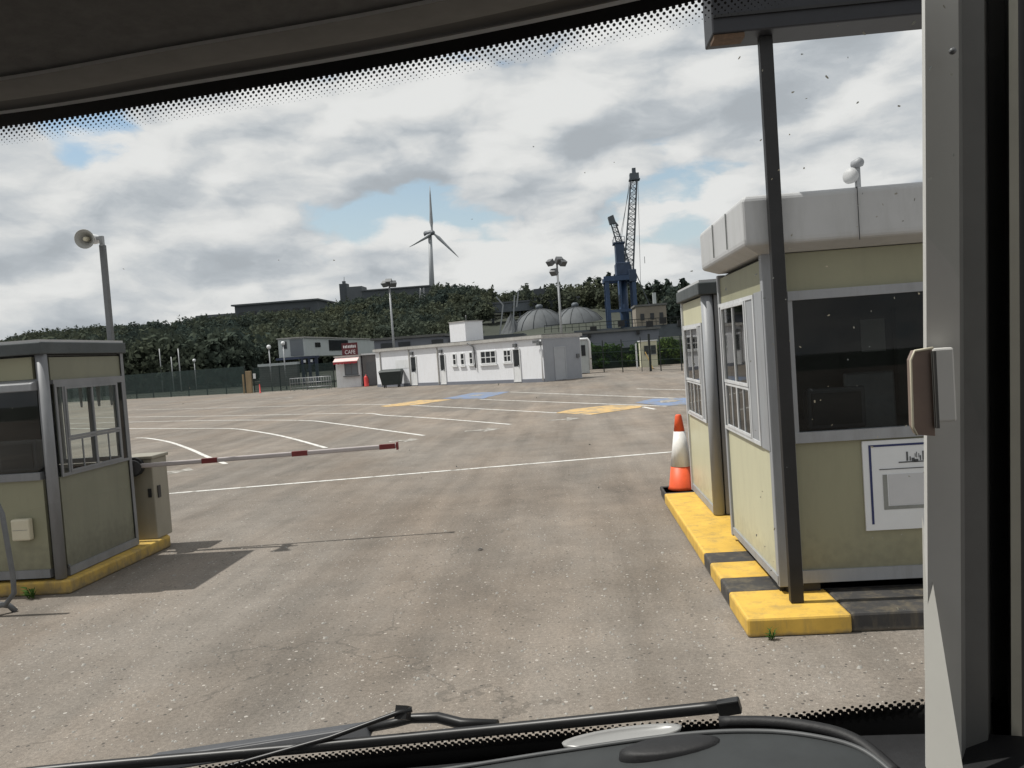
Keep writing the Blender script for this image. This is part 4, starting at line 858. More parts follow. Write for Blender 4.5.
# monitor and chair seen dimly inside
def monitor(x, y, z, label, s=1, tilt=0):
    t = thing('computer_monitor', (x,y,z), label, 'monitor')
    m_ = MB(); m_.hexa([(x-.22*s,y,z+.10),(x+.22*s,y,z+.10),(x+.16*s,y+.3,z+.14),(x-.16*s,y+.3,z+.14),(x-.22*s,y,z+.42),(x+.22*s,y,z+.42),(x+.16*s,y+.3,z+.38),(x-.16*s,y+.3,z+.38)]); m_.build('housing', M['wiperlite'], t, .02)
    m_ = MB(); m_.box(x-.18*s,x+.18*s,y-.012,y-.003,z+.14,z+.38); m_.build('screen', M['darker'], t)
    m_ = MB(); m_.box(x-.05,x+.05,y+.08,y+.16,z+.03,z+.11); m_.box(x-.14,x+.14,y+.02,y+.24,z,z+.03); m_.build('stand', M['darker'], t)
monitor(1.98,6.15,1.15,'boxy dark computer monitor behind the front window of the near right booth')

t = thing('office_chair', (2.55,6.75,.19), 'grey office chair seen dimly inside the near right booth', 'chair')
m_ = MB(); m_.box(2.33,2.77,6.55,6.98,.62,.70); m_.build('seat', M['wiperlite'], t, .02)
m_ = MB(); m_.hexa([(2.36,6.95,.78),(2.74,6.95,.78),(2.74,7.01,.78),(2.36,7.01,.78),(2.34,7.03,1.62),(2.76,7.03,1.62),(2.76,7.09,1.62),(2.34,7.09,1.62)]); m_.build('backrest', M['galvdark'], t, .02)
m_ = MB(); m_.tube([(2.55,6.75,.22),(2.55,6.75,.62)],.03,8); m_.build('column', M['darker'], t)
for k in range(5):
    m_ = MB(); a_ = k*1.2566; m_.bar((2.55,6.75,.25),(2.55+.28*math.cos(a_),6.75+.28*math.sin(a_),.215),.04); m_.build('foot', M['darker'], t)
for (x_,z_,w_,h_) in ((2.62,1.78,.21,.29),(2.9,1.7,.2,.28),(1.75,1.62,.3,.2)):
    m_ = MB(); m_.box(x_,x_+w_,7.375,7.379,z_,z_+h_); tag(m_.build('paper_sheet', mat('dim_paper',(.22,.22,.21),.8,.1,5.)), None); 
    o_ = col.objects[-1]; tag(o_, 'dim paper sheet on the near right booth rear wall, '+{2.62:'left of a pair',2.9:'right of a pair',1.75:'wide, above monitor'}[x_], 'paper')
# --- far right booth: lane face x=1.43, y 8.50..10.05
X0, Y0, Y1, W = 1.43, 8.50, 10.03, 2.4
t = thing('ticket_booth', (2.5,9.2,.13), 'cream ticket booth with thin dark roof edge beside the traffic cone', 'ticket booth', 'ticket booths')
Lf = Face((X0,Y1,0),(0,-1,0),(-1,0,0)); Ff = Face((X0,Y0,0),(1,0,0),(0,-1,0))
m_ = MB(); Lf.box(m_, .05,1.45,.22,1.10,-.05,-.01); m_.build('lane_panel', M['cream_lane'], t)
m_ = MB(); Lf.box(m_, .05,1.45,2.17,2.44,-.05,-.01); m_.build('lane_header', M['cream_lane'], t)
m_ = MB(); m_.tube([(X0+.05,Y0+.03,.14),(X0+.05,Y0+.03,2.45)], .062, 14); m_.build('corner_post', M['alu'], t)
m_ = MB(); Lf.box(m_, -.0,.05,.14,2.45,-.06,.012); m_.build('corner_post', M['alu_white'], t)
m_ = MB(); Lf.box(m_, .05,1.5,.14,.22,-.05,.006); m_.build('bottom_rail', M['alu'], t)
lane_window(Lf, .10, 1.42, 1.10, 2.17, .22, 1.22, 1.52, t, 'alu_white', 'glass', (1,))
m_ = MB(); Ff.box(m_, .12,.22,.14,2.45,-.05,0); Ff.box(m_, .22,1.1,2.05,2.12,-.05,0); Ff.box(m_, 1.1,1.2,.14,2.45,-.05,0); m_.build('door_frame', M['alu'], t)
m_ = MB(); Ff.box(m_, .22,1.1,.16,1.1,-.06,-.02); dr = m_.build('door', M['cream_dull'], t)
m_ = MB(); Ff.box(m_, .26,1.06,1.12,2.03,-.06,-.03); m_.build('pane', M['winblack'], dr); m_ = MB(); Ff.box(m_, .28,.34,1.0,1.12,-.02,.03); m_.build('handle', M['galv'], dr)
m_ = MB(); Ff.box(m_, .22,1.1,2.12,2.45,-.05,-.01); Ff.box(m_, 1.2,W,.14,2.45,-.05,-.01); m_.build('front_panel', M['cream_dull'], t)
m_ = MB(); m_.box(X0+.05,X0+W,Y1-.05,Y1,.14,2.45); m_.box(X0+W-.05,X0+W,Y0+.05,Y1-.06,.14,2.45); m_.box(X0+.1,X0+W-.06,Y0+.1,Y1-.06,.14,.18); m_.build('inner_lining', M['dark'], t)
m_ = MB(); m_.box(X0-.05,X0+W,Y0-.06,Y1+.05,2.455,2.585); m_.build('roof', M['roofdark'], t, .012)
m_ = MB(); m_.box(X0-.03,X0+W,Y0-.04,Y1+.03,2.586,2.61); m_.build('roof_cap', M['grp'], t)

# --- left booth: lane face x=-4.95, y 7.23..8.60, extends to the left
X0, Y0, Y1, W = -4.95, 7.23, 8.60, 2.6
t = thing('ticket_booth', (-6.1,7.9,.13), 'shaded cream ticket booth on the left of the lane by the barrier', 'ticket booth', 'ticket booths')
Lf = Face((X0,Y0,0),(0,1,0),(1,0,0)); Ff = Face((X0,Y0,0),(-1,0,0),(0,-1,0)); Bf = Face((X0,Y1,0),(-1,0,0),(0,1,0))
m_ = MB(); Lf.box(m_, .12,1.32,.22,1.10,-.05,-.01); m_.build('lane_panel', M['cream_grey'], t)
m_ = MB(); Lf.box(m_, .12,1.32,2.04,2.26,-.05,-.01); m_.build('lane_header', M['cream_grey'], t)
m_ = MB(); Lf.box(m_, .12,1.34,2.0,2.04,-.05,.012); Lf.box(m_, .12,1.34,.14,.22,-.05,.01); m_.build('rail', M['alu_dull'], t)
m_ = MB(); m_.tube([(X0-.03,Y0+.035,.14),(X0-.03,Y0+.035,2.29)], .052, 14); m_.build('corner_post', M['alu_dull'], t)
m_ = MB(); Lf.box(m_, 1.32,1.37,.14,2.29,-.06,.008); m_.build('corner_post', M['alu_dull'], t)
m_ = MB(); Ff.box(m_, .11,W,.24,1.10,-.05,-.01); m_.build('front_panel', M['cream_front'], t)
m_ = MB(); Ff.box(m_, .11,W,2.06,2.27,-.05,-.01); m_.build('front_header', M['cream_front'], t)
m_ = MB(); Ff.box(m_, .11,W,1.10,1.17,-.05,.02); Ff.box(m_, .11,W,.16,.24,-.05,.006); fw = m_.build('front_window', M['alu_dull'], t)
m_ = MB(); m_.add([Ff.p(.1,1.17,-.03),Ff.p(W,1.17,-.03),Ff.p(W,1.96,-.03),Ff.p(.1,1.96,-.03)],[(0,1,2,3)]); m_.build('pane', M['glassdark'], fw)
m_ = MB(); m_.hexa([Ff.p(.06,1.95,-.02),Ff.p(W,1.95,-.02),Ff.p(W,1.95,.1),Ff.p(.06,1.95,.1),Ff.p(.06,2.06,-.02),Ff.p(W,2.06,-.02),Ff.p(W,2.02,.09),Ff.p(.06,2.02,.09)]); m_.build('shutter_box', M['alu_dull'], t, .008)
m_ = MB(); Ff.box(m_, .10,.3,2.021,2.032,.0,.08); m_.build('bird_dropping', M['white'], t)
lane_window(Lf, .13, 1.32, 1.10, 2.0, .27, 1.18, 1.46, t, 'alu_dull', 'glass')
m_ = MB(); Bf.frame(m_, .0,.80,1.10,2.05,.05,-.05,0); Bf.box(m_, .38,.42,1.15,2.0,-.045,0); bw = m_.build('rear_window', M['alu_dull'], t)
m_ = MB(); m_.add([Bf.p(.05,1.15,-.02),Bf.p(.75,1.15,-.02),Bf.p(.75,2.0,-.02),Bf.p(.05,2.0,-.02)],[(0,1,2,3)]); m_.build('pane', M['glass'], bw)
m_ = MB()
for u,w_ in ((.1,.05),(.24,.06),(.45,.05),(.62,.06)):
    m_.add([Bf.p(u,2.0,-.07),Bf.p(u+w_,2.0,-.07),Bf.p(u+w_*.8,1.72,-.07),Bf.p(u+w_*.3,1.72,-.07)],[(0,1,2,3)])
m_.build('curtain_strips', M['white'], bw)
m_ = MB(); Bf.box(m_, 0,W,.14,1.09,-.05,0); Bf.box(m_, 0,W,2.06,2.28,-.05,0); Bf.box(m_, .8,W,1.10,2.05,-.05,0); m_.build('rear_panel', M['cream_grey'], t)
m_ = MB(); m_.box(X0-W-.05,X0-W,Y0,Y1,.14,2.28); m_.box(X0-W,X0-.1,Y0+.06,Y1-.06,.14,.18); m_.box(X0-W,X0-.02,Y0+.06,Y1-.06,2.27,2.285); m_.box(X0-W,X0-.81,Y1-.075,Y1-.055,.2,2.26); m_.box(X0-1.55,X0-1.5,Y0+.06,Y1-.06,.2,2.26); m_.build('inner_lining', M['dark'], t)
m_ = MB(); m_.box(X0-1.5,X0-.12,Y0+.08,Y0+.45,1.02,1.06); m_.build('counter', M['dark'], t)
m_ = MB(); m_.box(X0-W-.1,X0+.03,Y0-.05,Y1+.04,2.29,2.405); m_.build('roof', M['roofdark'], t, .01)
m_ = MB(); m_.box(X0-W-.08,X0+.01,Y0-.03,Y1+.02,2.406,2.43); m_.build('roof_cap', M['grp'], t)
m_ = MB(); Ff.box(m_, .235,.415,.54,.745,.0,.07); bx_ = m_.build('intercom_box', M['plastic'], t, .015)
m_ = MB(); Ff.box(m_, .25,.40,.64,.644,.0705,.072); m_.build('seam', M['inkgrey'], bx_)
m_ = MB(); m_.tube([Lf.p(.1,.22,.004),Lf.p(.1,.25,.02)],.012,6); m_.build('bolt', M['galvdark'], t)
monitor(-5.42,7.42,1.06,'dark computer monitor behind the front window of the left booth', .9)

# hooped rail at far left
mb = MB(); mb.tube([(-5.9,6.62,.02),(-5.62,6.6,1.05),(-5.5,6.6,1.14),(-5.2,6.6,1.14),(-5.07,6.6,1.06),(-5.01,6.6,.9),(-4.965,6.6,.35),(-4.97,6.6,.2),(-5.06,6.6,.1),(-5.2,6.6,.085),(-5.5,6.6,.08)], .022, 10)
t = thing('hoop_rail', (-5.3,6.6,0), 'bent grey tubular steel hoop rail in front of the left booth', 'rail'); mb.build('hoop', M['galvdark'], t)
mb = MB(); mb.tube([(-5.22,6.62,.12),(-5.10,6.7,.06),(-5.06,6.72,.0)], .025, 8); mb.build('foot', M['galvdark'], t)

# rising barrier
t = thing('barrier_gate', (-4.95,9.02,.13), 'rising barrier with white arm lowered across the left lane', 'barrier')
MB().box(-5.22,-4.86,8.86,9.2,.13,1.06).build('cabinet', M['beige'], t, .012)
MB().box(-5.24,-4.84,8.84,9.22,1.062,1.10).build('lid', M['beige'], t, .008)
m_ = MB(); m_.box(-4.93,-4.89,8.848,8.858,.62,.72); m_.build('key_plate', M['darker'], t); m_ = MB(); m_.box(-4.858,-4.848,8.93,8.99,.60,.74); m_.build('lock', M['darker'], t)
m_ = MB(); m_.tube([(-5.05,8.83,.99),(-4.98,8.66,.99)], .085, 14); m_.tube([(-5.06,8.87,.99),(-5.02,8.74,.99)],.11,14); m_.build('pivot_hub', M['darker'], t)
m_ = MB(); m_.bar((-5.0,8.76,1.0),(-2.02,8.98,1.025),.038,.052); ar = m_.build('arm', M['barrier'], t, .012)
a0 = Vector((-5.0,8.76,1.0)); a1 = Vector((-2.02,8.98,1.025))
for q0,q1 in ((.255,.315),(.60,.66),(.935,.995)):
    m_ = MB(); m_.bar(a0.lerp(a1,q0),a0.lerp(a1,q1),.042,.056); m_.build('red_band', M['redtape'], ar)
m_ = MB(); m_.bar(a1,a1+(a1-a0).normalized()*.02,.07,.085); m_.build('end_stop', M['redtape'], ar)

# cone
t = thing('traffic_cone', (1.36,10.2,0), 'orange and white traffic cone at the end of the right kerb', 'traffic cone')
cx,cy = 1.33,10.18
m_ = MB(); m_.box(cx-.26,cx+.26,cy-.26,cy+.26,.07,.13); 
for sx_ in (-.2,.2):
    for sy_ in (-.2,.2): m_.box(cx+sx_-.05,cx+sx_+.05,cy+sy_-.05,cy+sy_+.05,0,.07)
m_.build('base', M['rubber'], t, .015)
rz = lambda z: .172-(.172-.04)*(z-.13)/(1.06-.13)
m_ = MB(); m_.lathe([(rz(.13)+.012,.13),(rz(.17),.17),(rz(.42),.42)], (cx,cy,0), (0,0,1), 28); m_.build('lower_cone', M['orange'], t)
m_ = MB(); m_.lathe([(rz(.42)+.003,.421),(rz(.86)+.003,.859)], (cx,cy,0), (0,0,1), 28); m_.build('white_band', M['conewhite'], t)
m_ = MB(); m_.lathe([(rz(.86),.86),(rz(1.05),1.05),(rz(1.06)-.006,1.065),(.03,1.07)], (cx,cy,0), (0,0,1), 28); m_.build('tip', M['orange'], t)

# black post with overhead sign
t = thing('overhead_sign', (1.46,5.62,.13), 'tall black steel post carrying a dark overhead sign box', 'sign')
m_ = MB(); m_.box(1.42,1.508,5.575,5.635,.135,4.0); m_.build('post', M['postblack'], t, .004)
m_ = MB(); m_.box(1.09,3.6,5.46,5.75,4.0,4.75); m_.build('sign_box', M['signdark'], t, .01)
m_ = MB(); m_.box(1.10,1.30,5.47,5.6,3.97,3.998); m_.build('bottom_lip', M['rust'], t)
m_ = MB()
for z in (4.1,4.3,4.5): m_.box(1.1,3.6,5.445,5.458,z,z+.02)
m_.build('seams', M['postblack'], t)

# horn loudspeaker on a pole
k_ = 8.78/11.05
def hs(x,y,z): return (x*k_, y*k_, 2+(z-2)*k_)
t = thing('loudspeaker_pole', (-5.16,8.8,.13), 'grey pole with a horn loudspeaker on top behind the left booth', 'loudspeaker')
m_ = MB(); m_.box(-5.185,-5.125,8.73,8.79,.13,3.53); m_.build('pole', M['galvdark'], t, .01)
hd = Vector((.16,-.97,-.13)).normalized(); hc = Vector(hs(-6.58,10.75,3.98)); q_ = k_
m_ = MB(); m_.lathe([(a*q_,b*q_) for a,b in [(.03,-.34),(.05,-.30),(.06,-.16),(.09,-.08),(.135,0),(.13,.004),(.085,-.07),(.05,-.12),(.03,-.14)]], hc, hd, 24); hn = m_.build('horn', M['hornin'], t)
m_ = MB(); m_.lathe([(a*q_,b*q_) for a,b in [(.03,-.15),(.036,-.08),(.03,-.02),(.008,.0)]], hc, hd, 14); m_.build('phase_plug', M['plastic'], hn)
m_ = MB(); m_.lathe([(a*q_,b*q_) for a,b in [(.02,-.42),(.065,-.4),(.07,-.3),(.06,-.22)]], hc, hd, 16); m_.build('driver', M['white'], hn)
m_ = MB(); m_.bar((-5.16,8.765,3.5),(-5.16,8.76,3.63),.04); m_.bar((-5.16,8.76,3.61),hc-hd*.21,.035); m_.build('bracket', M['galv'], t)

# weeds, leaf scrap, loose grit
def weed(x, y, s, label):
    m_ = MB(); r = random.Random(int(x*100))
    for i in range(26):
        a = r.uniform(0,6.28); l = s*r.uniform(.5,1.1); w_ = s*.09; up = r.uniform(.5,1.3)*l; b = Vector((x+r.uniform(-.25,.25)*s,y+r.uniform(-.12,.05)*s,0)); d = Vector((math.cos(a),math.sin(a)*.6,0)); n = Vector((-d.y,d.x,0))*w_
        m_.add([b, b+d*l*.35+n+Vector((0,0,up*.6)), b+d*l*.8+Vector((0,0,up*.75)), b+d*l*.35-n+Vector((0,0,up*.65))],[(0,1,2,3)])
    return tag(m_.build('weed', M['leafweed']), label, 'plant')
weed(1.2,5.27,.085,'small green weed growing at the yellow corner of the right kerb'); weed(-5.18,7.1,.14,'small green weed growing against the left kerb under the booth corner')
m_ = MB(); m_.add([(-1.06,8.06,.004),(-1.02,8.045,.016),(-.995,8.085,.005),(-1.035,8.10,.018)],[(0,1,3),(1,2,3)]); tag(m_.build('dead_leaf', M['rubber']), 'dark scrap of leaf lying alone on the asphalt in mid lane', 'leaf')
k = 2600; px = rng.uniform(-5,2.6,k); py = 3.0+rng.random(k)**1.5*6.5; s = rng.uniform(.003,.008,k)*(1+.8*(rng.random(k)>.94))
ok = ~((px>.98)&(py>5.2)) & ~((px<-4.7)&(py>7)); px,py,s = px[ok],py[ok],s[ok]; k = len(px)
base = np.array([(-1,-1,0),(1,-1,0),(1,1,0),(-1,1,0),(-.6,-.6,.9),(.6,-.5,1.1),(.6,.6,.8),(-.5,.6,1.0)]); fq = np.array([(4,5,6,7),(0,1,5,4),(1,2,6,5),(2,3,7,6),(3,0,4,7)])
an = rng.uniform(0,6.28,k); ca,sa = np.cos(an),np.sin(an); el = rng.uniform(.7,1.4,k)
bx = base[None,:,0]*el[:,None]; by = base[None,:,1]
V = np.stack([px[:,None]+(bx*ca[:,None]-by*sa[:,None])*s[:,None], py[:,None]+(bx*sa[:,None]+by*ca[:,None])*s[:,None], base[None,:,2]*s[:,None]*.9],-1).reshape(-1,3)
F = (fq[None]+np.arange(k)[:,None,None]*8).reshape(-1,4)
tag(fast_mesh('loose_grit', V, F, M['rock']), 'loose pale stone chips scattered on the near asphalt', 'grit', kind='stuff')

# ------------------------------------------------------------------ the van around the camera
TOP = [(-1.386,.8,2.278),(-.907,.8,2.264),(-.562,.79,2.265),(-.345,.78,2.273),(-.141,.765,2.281),(.049,.745,2.292),(.186,.72,2.301),(.312,.68,2.305),(.359,.64,2.296)]
TRIM = [(-1.295,.75,2.291),(-.847,.75,2.275),(-.524,.74,2.273),(-.321,.73,2.282),(-.13,.715,2.289),(.047,.695,2.3),(.175,.67,2.308),(.29,.63,2.31),(.332,.59,2.3)]
BOT = [(-2.108,1.12,1.242),(-1.42,1.14,1.304),(-.92,1.15,1.377),(-.598,1.15,1.398),(-.286,1.14,1.424),(.009,1.11,1.456),(.218,1.05,1.49),(.385,.93,1.551),(.458,.88,1.572)]
BOT[0] = (-1.62,1.05,1.29); BOT[1] = (-1.25,1.13,1.33); TOP[0] = (-1.386,.74,2.27)
van = thing('camper_van', (0,0,0), 'camper van whose dark cab interior frames the view', 'van')
def spline(P_, n):
    out = []; P_ = [Vector(p) for p in P_]
    for i in range(len(P_)-1):
        a = P_[max(i-1,0)]; b = P_[i]; c = P_[i+1]; d = P_[min(i+2,len(P_)-1)]
        for k in range(n):
            t = k/n; out.append(.5*((2*b)+(-a+c)*t+(2*a-5*b+4*c-d)*t*t+(-a+3*b-3*c+d)*t**3))
    return out + [P_[-1]]
NS = 10; tp = spline(TOP,NS); bt = spline(BOT,NS)
m_ = MB(); m_.grid([[b.lerp(a,v/12)+Vector((0,.03*math.sin(math.pi*v/12),0)) for a,b in zip(tp,bt)] for v in range(13)]); ws = m_.build('windscreen', M['windscreen'], van)
# surface point of the glass: s along (arc-length table), distance down from the top / up from the bottom
cumT = [0]; 
for a,b in zip(tp[:-1],tp[1:]): cumT.append(cumT[-1]+(b-a).length)
cumB = [0]
for a,b in zip(bt[:-1],bt[1:]): cumB.append(cumB[-1]+(b-a).length)
def along(P_, cum, s):
    i = max(0, min(len(cum)-2, int(np.searchsorted(cum, s))-1)); q = (s-cum[i])/(cum[i+1]-cum[i]); return i+q
def gpt(idx, v, off=-.0012):
    i = min(int(idx), len(tp)-2); q = idx-i; a = tp[i].lerp(tp[i+1],q); b = bt[i].lerp(bt[i+1],q)
    return b.lerp(a,v)+Vector((0,.03*math.sin(math.pi*v)+off,0)), a, b
m_ = MB()
def dot(m_, c, a, b, r):
    up = (a-b).normalized(); sd_ = Vector((1,0,0)); o = len(m_.v)
    m_.add([c+(sd_*math.cos(t)+up*math.sin(t))*r for t in [2*math.pi*k/7 for k in range(7)]],[tuple(range(7))])
# dots thinning out downwards from the top edge
s0,s1 = cumT[NS],cumT[-2]; pitch = .0056
for row,(dv,r) in enumerate(((.0006,.0019),(.0038,.00155),(.0070,.00125),(.0100,.00098),(.0128,.00076),(.0154,.00055),(.0178,.00036))):
    n = int((s1-s0)/pitch)
    for k in range(n):
        s = s0+(k+.5*(row%2))*pitch; idx = along(tp,cumT,s); c,a,b = gpt(idx,1); Ln = (a-b).length; c,a,b = gpt(idx,1-dv/Ln); dot(m_,c,a,b,r)
tag(m_.build('frit_dots', M['frit'], ws), kind='stuff')
# bottom: dots growing into a solid band
m_ = MB(); s0,s1 = cumB[3*NS],cumB[-2]; pitch = .0105
for row,(dv,r) in enumerate(((.040,.0062),(.0455,.0058),(.051,.0048),(.056,.0034),(.0605,.0022))):
    n = int((s1-s0)/pitch)
    for k in range(n):
        s = s0+(k+.5*(row%2))*pitch; idx = along(bt,cumB,s); c,a,b = gpt(idx,0); Ln = (a-b).length; c,a,b = gpt(idx,(dv-.035-(.013 if idx<6*NS else .013-.010*min(1,(idx-6*NS)/(.8*NS))))/Ln); dot(m_,c,a,b,r)
tag(m_.build('frit_dots', M['frit'], ws), kind='stuff')
m_ = MB(); m_.grid([[gpt(i,1+.012,-.002)[0] for i in range(len(tp)-1)],[gpt(i,1,-.002)[0] for i in range(len(tp)-1)]]); m_.build('frit_band', M['frit'], ws)
m_ = MB(); m_.grid([[gpt(i,-.09,-.002)[0] for i in range(len(tp)-1)],[gpt(i,-.006 if i<6*NS else -.006+.011*min(1,(i-6*NS)/(.8*NS)),-.002)[0] for i in range(len(tp)-1)]]); m_.build('frit_band', M['frit'], ws)
# insect specks and dirt on the glass
m_ = MB(); r = random.Random(3)
spk = [(r.uniform(.5,7.6)*NS, r.betavariate(2,1.6), r.uniform(.00035,.0010)) for _ in range(90)]+[(r.uniform(6.0,7.3)*NS, r.uniform(.15,.95), r.uniform(.0004,.0011)) for _ in range(70)]
for idx,v,rad in spk:
    c,a,b = gpt(idx, min(.97,max(.1,v)), .001); up = (a-b).normalized(); an_ = r.uniform(0,6.28); el_ = r.uniform(1,2.6)
    d1 = Vector((math.cos(an_),0,0))+up*math.sin(an_); d2 = Vector((-math.sin(an_),0,0))+up*math.cos(an_)
    m_.add([c+(d1*math.cos(t)*el_+d2*math.sin(t))*rad*r.uniform(.6,1.2) for t in [2*math.pi*k/6 for k in range(6)]],[tuple(range(6))])
tag(m_.build('insect_specks', leaf_mat('dried_insect_dirt',(.25,.24,.22),(.42,.41,.38),50,.3), ws), kind='stuff')
# headlining and roof
tr = spline(TRIM,NS); hd_ = [Vector((p.x*1.0,p.y-.26,p.z+.02)) for p in tr]; bk = [Vector((p.x,-2.2,p.z+.06)) for p in tr]
m_ = MB(); m_.grid([[p+Vector((0,-.012,.012)) for p in tp], tr]); m_.build('windscreen_surround', M['vanblack'], van)
m_ = MB(); tr2 = [Vector((p.x,p.y-.055,p.z-.004)) for p in tr]
m_.grid([tr, [p.lerp(q,.5)+Vector((0,0,-.004)) for p,q in zip(tr,tr2)], tr2]); m_.build('headlining_trim', M['linertrim'], van)
m_ = MB(); m_.grid([[p+Vector((0,.002,.004)) for p in tr2], hd_, bk]); m_.build('headlining', M['roofliner'], van)
m_ = MB(); m_.grid([[p+Vector((0,.02,.012)) for p in tp], [p+Vector((0,-.06,.08)) for p in tp], [Vector((p.x,-2.25,p.z+.16)) for p in tp]]); m_.build('roof', M['vanwhite'], van)
# right pillar and window channel, running from the dash to the roof
PT = [(.305,.68,2.307),(.303,.67,2.303),(.326,.665,2.298),(.336,.68,2.304),(.353,.68,2.302),(.372,.71,2.315),(.385,.71,2.314),(.372,.68,2.3),(.379,.68,2.3),(.401,.71,2.312),(.46,.71,2.309)]
PB = [(.322,.80,1.509),(.321,.79,1.515),(.350,.785,1.517),(.361,.80,1.508),(.382,.80,1.507),(.400,.83,1.488),(.416,.83,1.488),(.404,.80,1.506),(.414,.80,1.506),(.435,.83,1.488),(.50,.83,1.487)]
cs = lambda p, k=1.10: (p[0]*k, p[1]*k, 2+(p[2]-2)*k)
PT = [cs(p) for p in PT]; PB = [cs(p) for p in PB]
def strip(i0, i1, name, m, off=0):
    m_ = MB(); rows = []
    for k in range(9):
        t = -.25+1.5*k/8; rows.append([Vector(b).lerp(Vector(a),t)+Vector((0,off,0)) for a,b in zip(PT[i0:i1+1],PB[i0:i1+1])])
    m_.grid(rows,0,False); return m_.build(name, M[m], van)
pil = strip(0,2,'pillar','pillar'); strip(2,4,'window_channel','pillardark'); strip(4,7,'window_seal','sealgrey'); strip(7,8,'trim_strip','pillarolive'); strip(8,10,'door_edge','vanblack')
m_ = MB(); m_.grid([[Vector(PB[0]).lerp(Vector(PT[0]),-.25+1.5*k/8)+Vector((0,0,0)),Vector(PB[0]).lerp(Vector(PT[0]),-.25+1.5*k/8)+Vector((.06,.12,0)),Vector(PB[10]).lerp(Vector(PT[10]),-.25+1.5*k/8)+Vector((.02,.03,0))] for k in range(9)],0,False) if False else None
rows = []
for k in range(9):
    t_ = -.25+1.5*k/8; a = Vector(PB[0]).lerp(Vector(PT[0]),t_); z = Vector(PB[10]).lerp(Vector(PT[10]),t_); rows.append([a+Vector((.001,.002,0)), a+Vector((.075,.11,0)), z+Vector((.02,.06,0)), z+Vector((.005,.0,0))])
m_ = MB(); m_.grid(rows,0,False); m_.build('outer_pillar', M['vanwhite'], van)
m_ = MB(); m_.add([cs(p,1.0) for p in [(.3477,.835,1.8055),(.3385,.835,1.5084),(.3635,.80,1.5278)]],[(0,1,2)]); m_.build('sunlight_wedge', M['pillarwhite'], van)  # added pale wedge turned to the sun, standing for sunlight on the pillar
# window catch on the pillar
m_ = MB(); pts_ = [(.2865,.692,1.907),(.2835,.692,1.914),(.2845,.692,1.97),(.288,.692,1.9775),(.303,.692,1.979),(.302,.692,1.905)]
pts_ = [cs(p) for p in pts_]
m_.add(pts_+[(x+.004,y+.016,z) for x,y,z in pts_],[tuple(range(6)),tuple(range(6,12))[::-1]]+[(i,(i+1)%6,6+(i+1)%6,6+i) for i in range(6)]); ct = m_.build('window_catch', M['catch'], van)
m_ = MB(); m_.tube([cs(p) for p in [(.2865,.690,1.907),(.2835,.690,1.914),(.2845,.690,1.97),(.288,.690,1.9775),(.303,.690,1.979)]], .0012, 6); m_.build('rim', M['plastic'], ct)
m_ = MB(); m_.box(.332,.3345,.756,.782,1.903,1.974); m_.build('catch_arm', M['sealgrey'], ct); m_ = MB(); m_.box(.337,.356,.768,.783,1.907,1.976); m_.build('catch_plate', M['pillar'], ct, .002)
for p in ((.3185,.667,2.213),(.3205,.701,1.934)):
    m_ = MB(); m_.lathe([(.003,0),(.0028,.002),(.001,.003)], cs(p), (0,-1,0), 10); m_.build('screw', M['galvdark'], pil)
# dashboard
m_ = MB(); db = spline([(-1.6,1.02,1.275),(-1.25,1.1,1.32),(-.92,1.12,1.362),(-.598,1.12,1.384),(-.286,1.11,1.410),(.009,1.08,1.442),(.218,1.02,1.480),(.385,.9,1.541),(.45,.85,1.56)],6)
m_.grid([[p+Vector((0,.035,-.02)) for p in db],[p+Vector((0,0,.004)) for p in db],[Vector((p.x,p.y-.12,p.z-.012)) for p in db],[Vector((p.x,.55,p.z-.10)) for p in db],[Vector((p.x,.50,p.z-.45)) for p in db]]); m_.build('dashboard', M['dash'], van)
rim = spline([(-.60,1.0,1.40),(-.385,1.0,1.446),(-.186,1.0,1.470),(-.044,1.0,1.488),(.106,.98,1.514),(.199,.96,1.525),(.261,.93,1.530),(.301,.9,1.527),(.325,.85,1.515)],6)
m_ = MB(); m_.tube(rim, .0032, 8); m_.build('dash_edge', M['dashrim'], van)
rim_b = [p+Vector((0,.028,-.002)) for p in rim if p.x > .155]
m_ = MB(); m_.tube(rim_b, .008, 8); m_.build('dash_ridge', M['dash'], van)
m_ = MB(); m_.grid([[p+Vector((0,-.004,-.001)) for p in rim],[Vector((p.x*.9,p.y-.12,p.z-.005)) for p in rim],[Vector((p.x*.8,.55,p.z-.06)) for p in rim]]); dp = m_.build('dash_pad', M['dashpad'], van)
m_ = MB(); m_.add([(.09+.062*math.cos(2*math.pi*k/24)*q, .955+.022*math.sin(2*math.pi*k/24)*q, 1.508+zz+.10*.062*math.cos(2*math.pi*k/24)*q) for q,zz in ((1,-.004),(.97,.006),(.8,.009)) for k in range(24)],[(i*24+k,i*24+(k+1)%24,(i+1)*24+(k+1)%24,(i+1)*24+k) for i in range(2) for k in range(24)]+[tuple(range(48,72))],0,True)
m_.build('speaker_grille', M['dash'], van)
# pale dish lying on the dash
m_ = MB(); n = 28; c = Vector((.036,1.022,1.4865)); rows=[]
for q,z in ((0,.002),(.7,.003),(.92,.007),(1,.010),(.97,.004),(.5,-.001)):
    rows.append([c+Vector((math.cos(2*math.pi*k/n)*.078*q, math.sin(2*math.pi*k/n)*.020*q, z+.11*math.cos(2*math.pi*k/n)*.078*q)) for k in range(n+1)])
m_.grid(rows); tag(m_.build('dish', M['dish']), 'pale oval dish lying on the dark dashboard', 'dish')
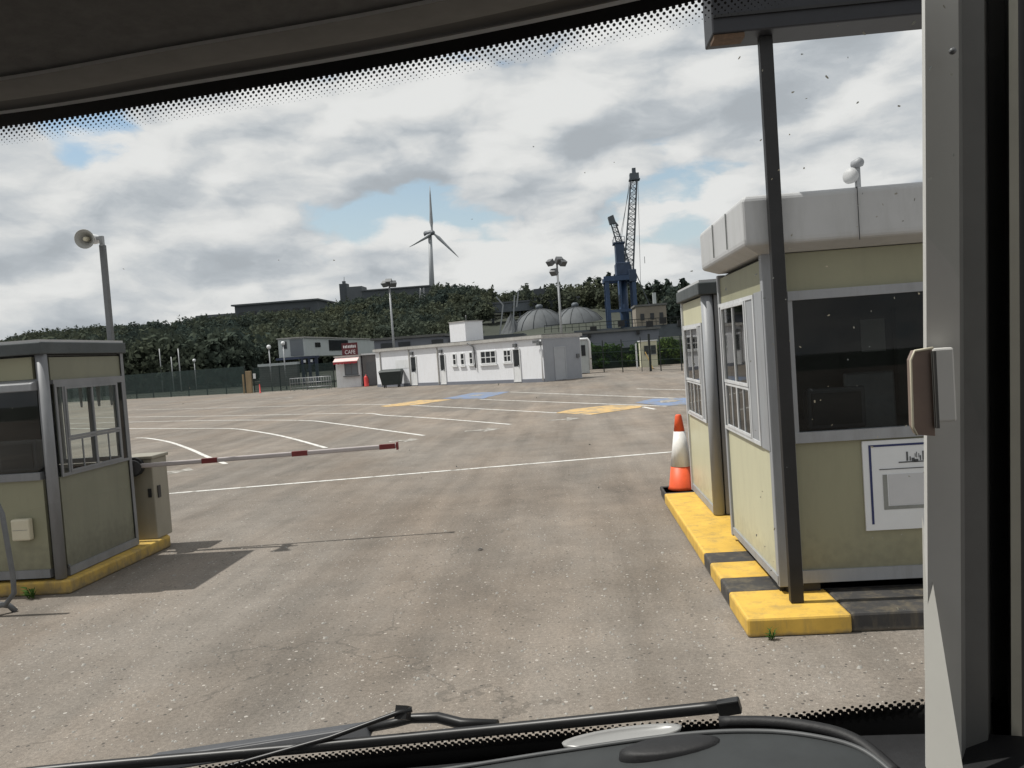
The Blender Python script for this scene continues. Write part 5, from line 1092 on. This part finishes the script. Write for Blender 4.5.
# body: walls, nose, bulkhead
m_ = MB(); m_.box(.50,.54,-2.2,.83,.35,1.47); m_.box(.44,.52,-2.2,-.35,1.475,2.36); m_.build('right_side', M['vanwhite'], van)
m_ = MB(); m_.box(-1.72,-1.66,-2.2,.95,.35,1.30); m_.box(-1.6,-1.5,-2.2,-.2,1.31,2.36); m_.hexa([(-1.72,.98,1.31),(-1.62,1.03,1.31),(-1.60,.90,1.31),(-1.68,.88,1.31),(-1.5,.66,2.34),(-1.40,.74,2.34),(-1.38,.62,2.34),(-1.46,.60,2.34)]); m_.build('left_side', M['vanwhite'], van)
m_ = MB(); m_.box(-1.65,.50,-2.3,-2.21,.35,2.4); m_.build('bulkhead', M['roofliner'], van)
m_ = MB(); m_.box(-1.65,.48,-2.2,.8,.3,.36); m_.build('cab_floor', M['dash'], van)
nz_ = [Vector((p.x,p.y,p.z)) for p in bt]
m_ = MB(); m_.grid([[p+Vector((0,.012,-.075)) for p in bt],[Vector((p.x*1.02,p.y+.12,p.z-.16)) for p in bt],[Vector((p.x*1.02,p.y+.22,.95)) for p in bt],[Vector((p.x*1.02,p.y+.2,.35)) for p in bt]]); m_.build('nose', M['vanwhite'], van)
m_ = MB(); m_.grid([[p+Vector((0,.004,-.03)) for p in bt],[Vector((p.x*1.01,p.y+.10,p.z-.085)) for p in bt]]); m_.build('scuttle', M['vanblack'], van)
# wipers
m_ = MB(); bl = spline([(-.95,1.19,1.375),(-.889,1.2,1.382),(-.467,1.22,1.395),(-.112,1.2,1.426),(.201,1.12,1.485)],5)
m_.tube(bl, .0088, 8); wb = m_.build('wiper_blade', M['wiper'], van)
m_ = MB(); m_.tube([p+Vector((0,.003,-.008)) for p in bl], .003, 6); m_.build('rubber_edge', M['vanblack'], wb)
m_ = MB(); m_.bar((.177,1.125,1.4785),(.207,1.117,1.486),.017,.0195); m_.build('end_cap', M['wiper'], wb, .002)
m_ = MB(); m_.hexa([(-.80,1.22,1.35),(-.80,1.26,1.35),(-.36,1.285,1.392),(-.36,1.25,1.392),(-.72,1.235,1.378),(-.72,1.255,1.38),(-.37,1.28,1.408),(-.37,1.262,1.408)]); wa = m_.build('wiper_arm', M['wiperlite'], van, .003)
m_ = MB(); m_.tube([(-.37,1.268,1.40),(-.323,1.27,1.407),(-.292,1.26,1.418),(-.25,1.26,1.418),(-.209,1.25,1.411),(-.149,1.23,1.419)], [.007,.008,.008,.009,.009,.006], 8); m_.build('hinge', M['wiper'], wa)
m_ = MB(); m_.bar((-.302,1.235,1.428),(-.300,1.245,1.446),.02,.02); m_.build('clip', M['wiper'], wa)
m_ = MB(); m_.tube([(-.70,1.19,1.355),(-.599,1.2,1.374),(-.417,1.22,1.41),(-.312,1.23,1.44),(-.285,1.235,1.444)], .004, 6); m_.build('wiper_tube', M['wiper'], van)
m_ = MB(); m_.tube([p+Vector((-.10,-.02,-.024)) for p in bl[:-9]], .006, 6); m_.build('wiper_blade', M['wiper'], van)
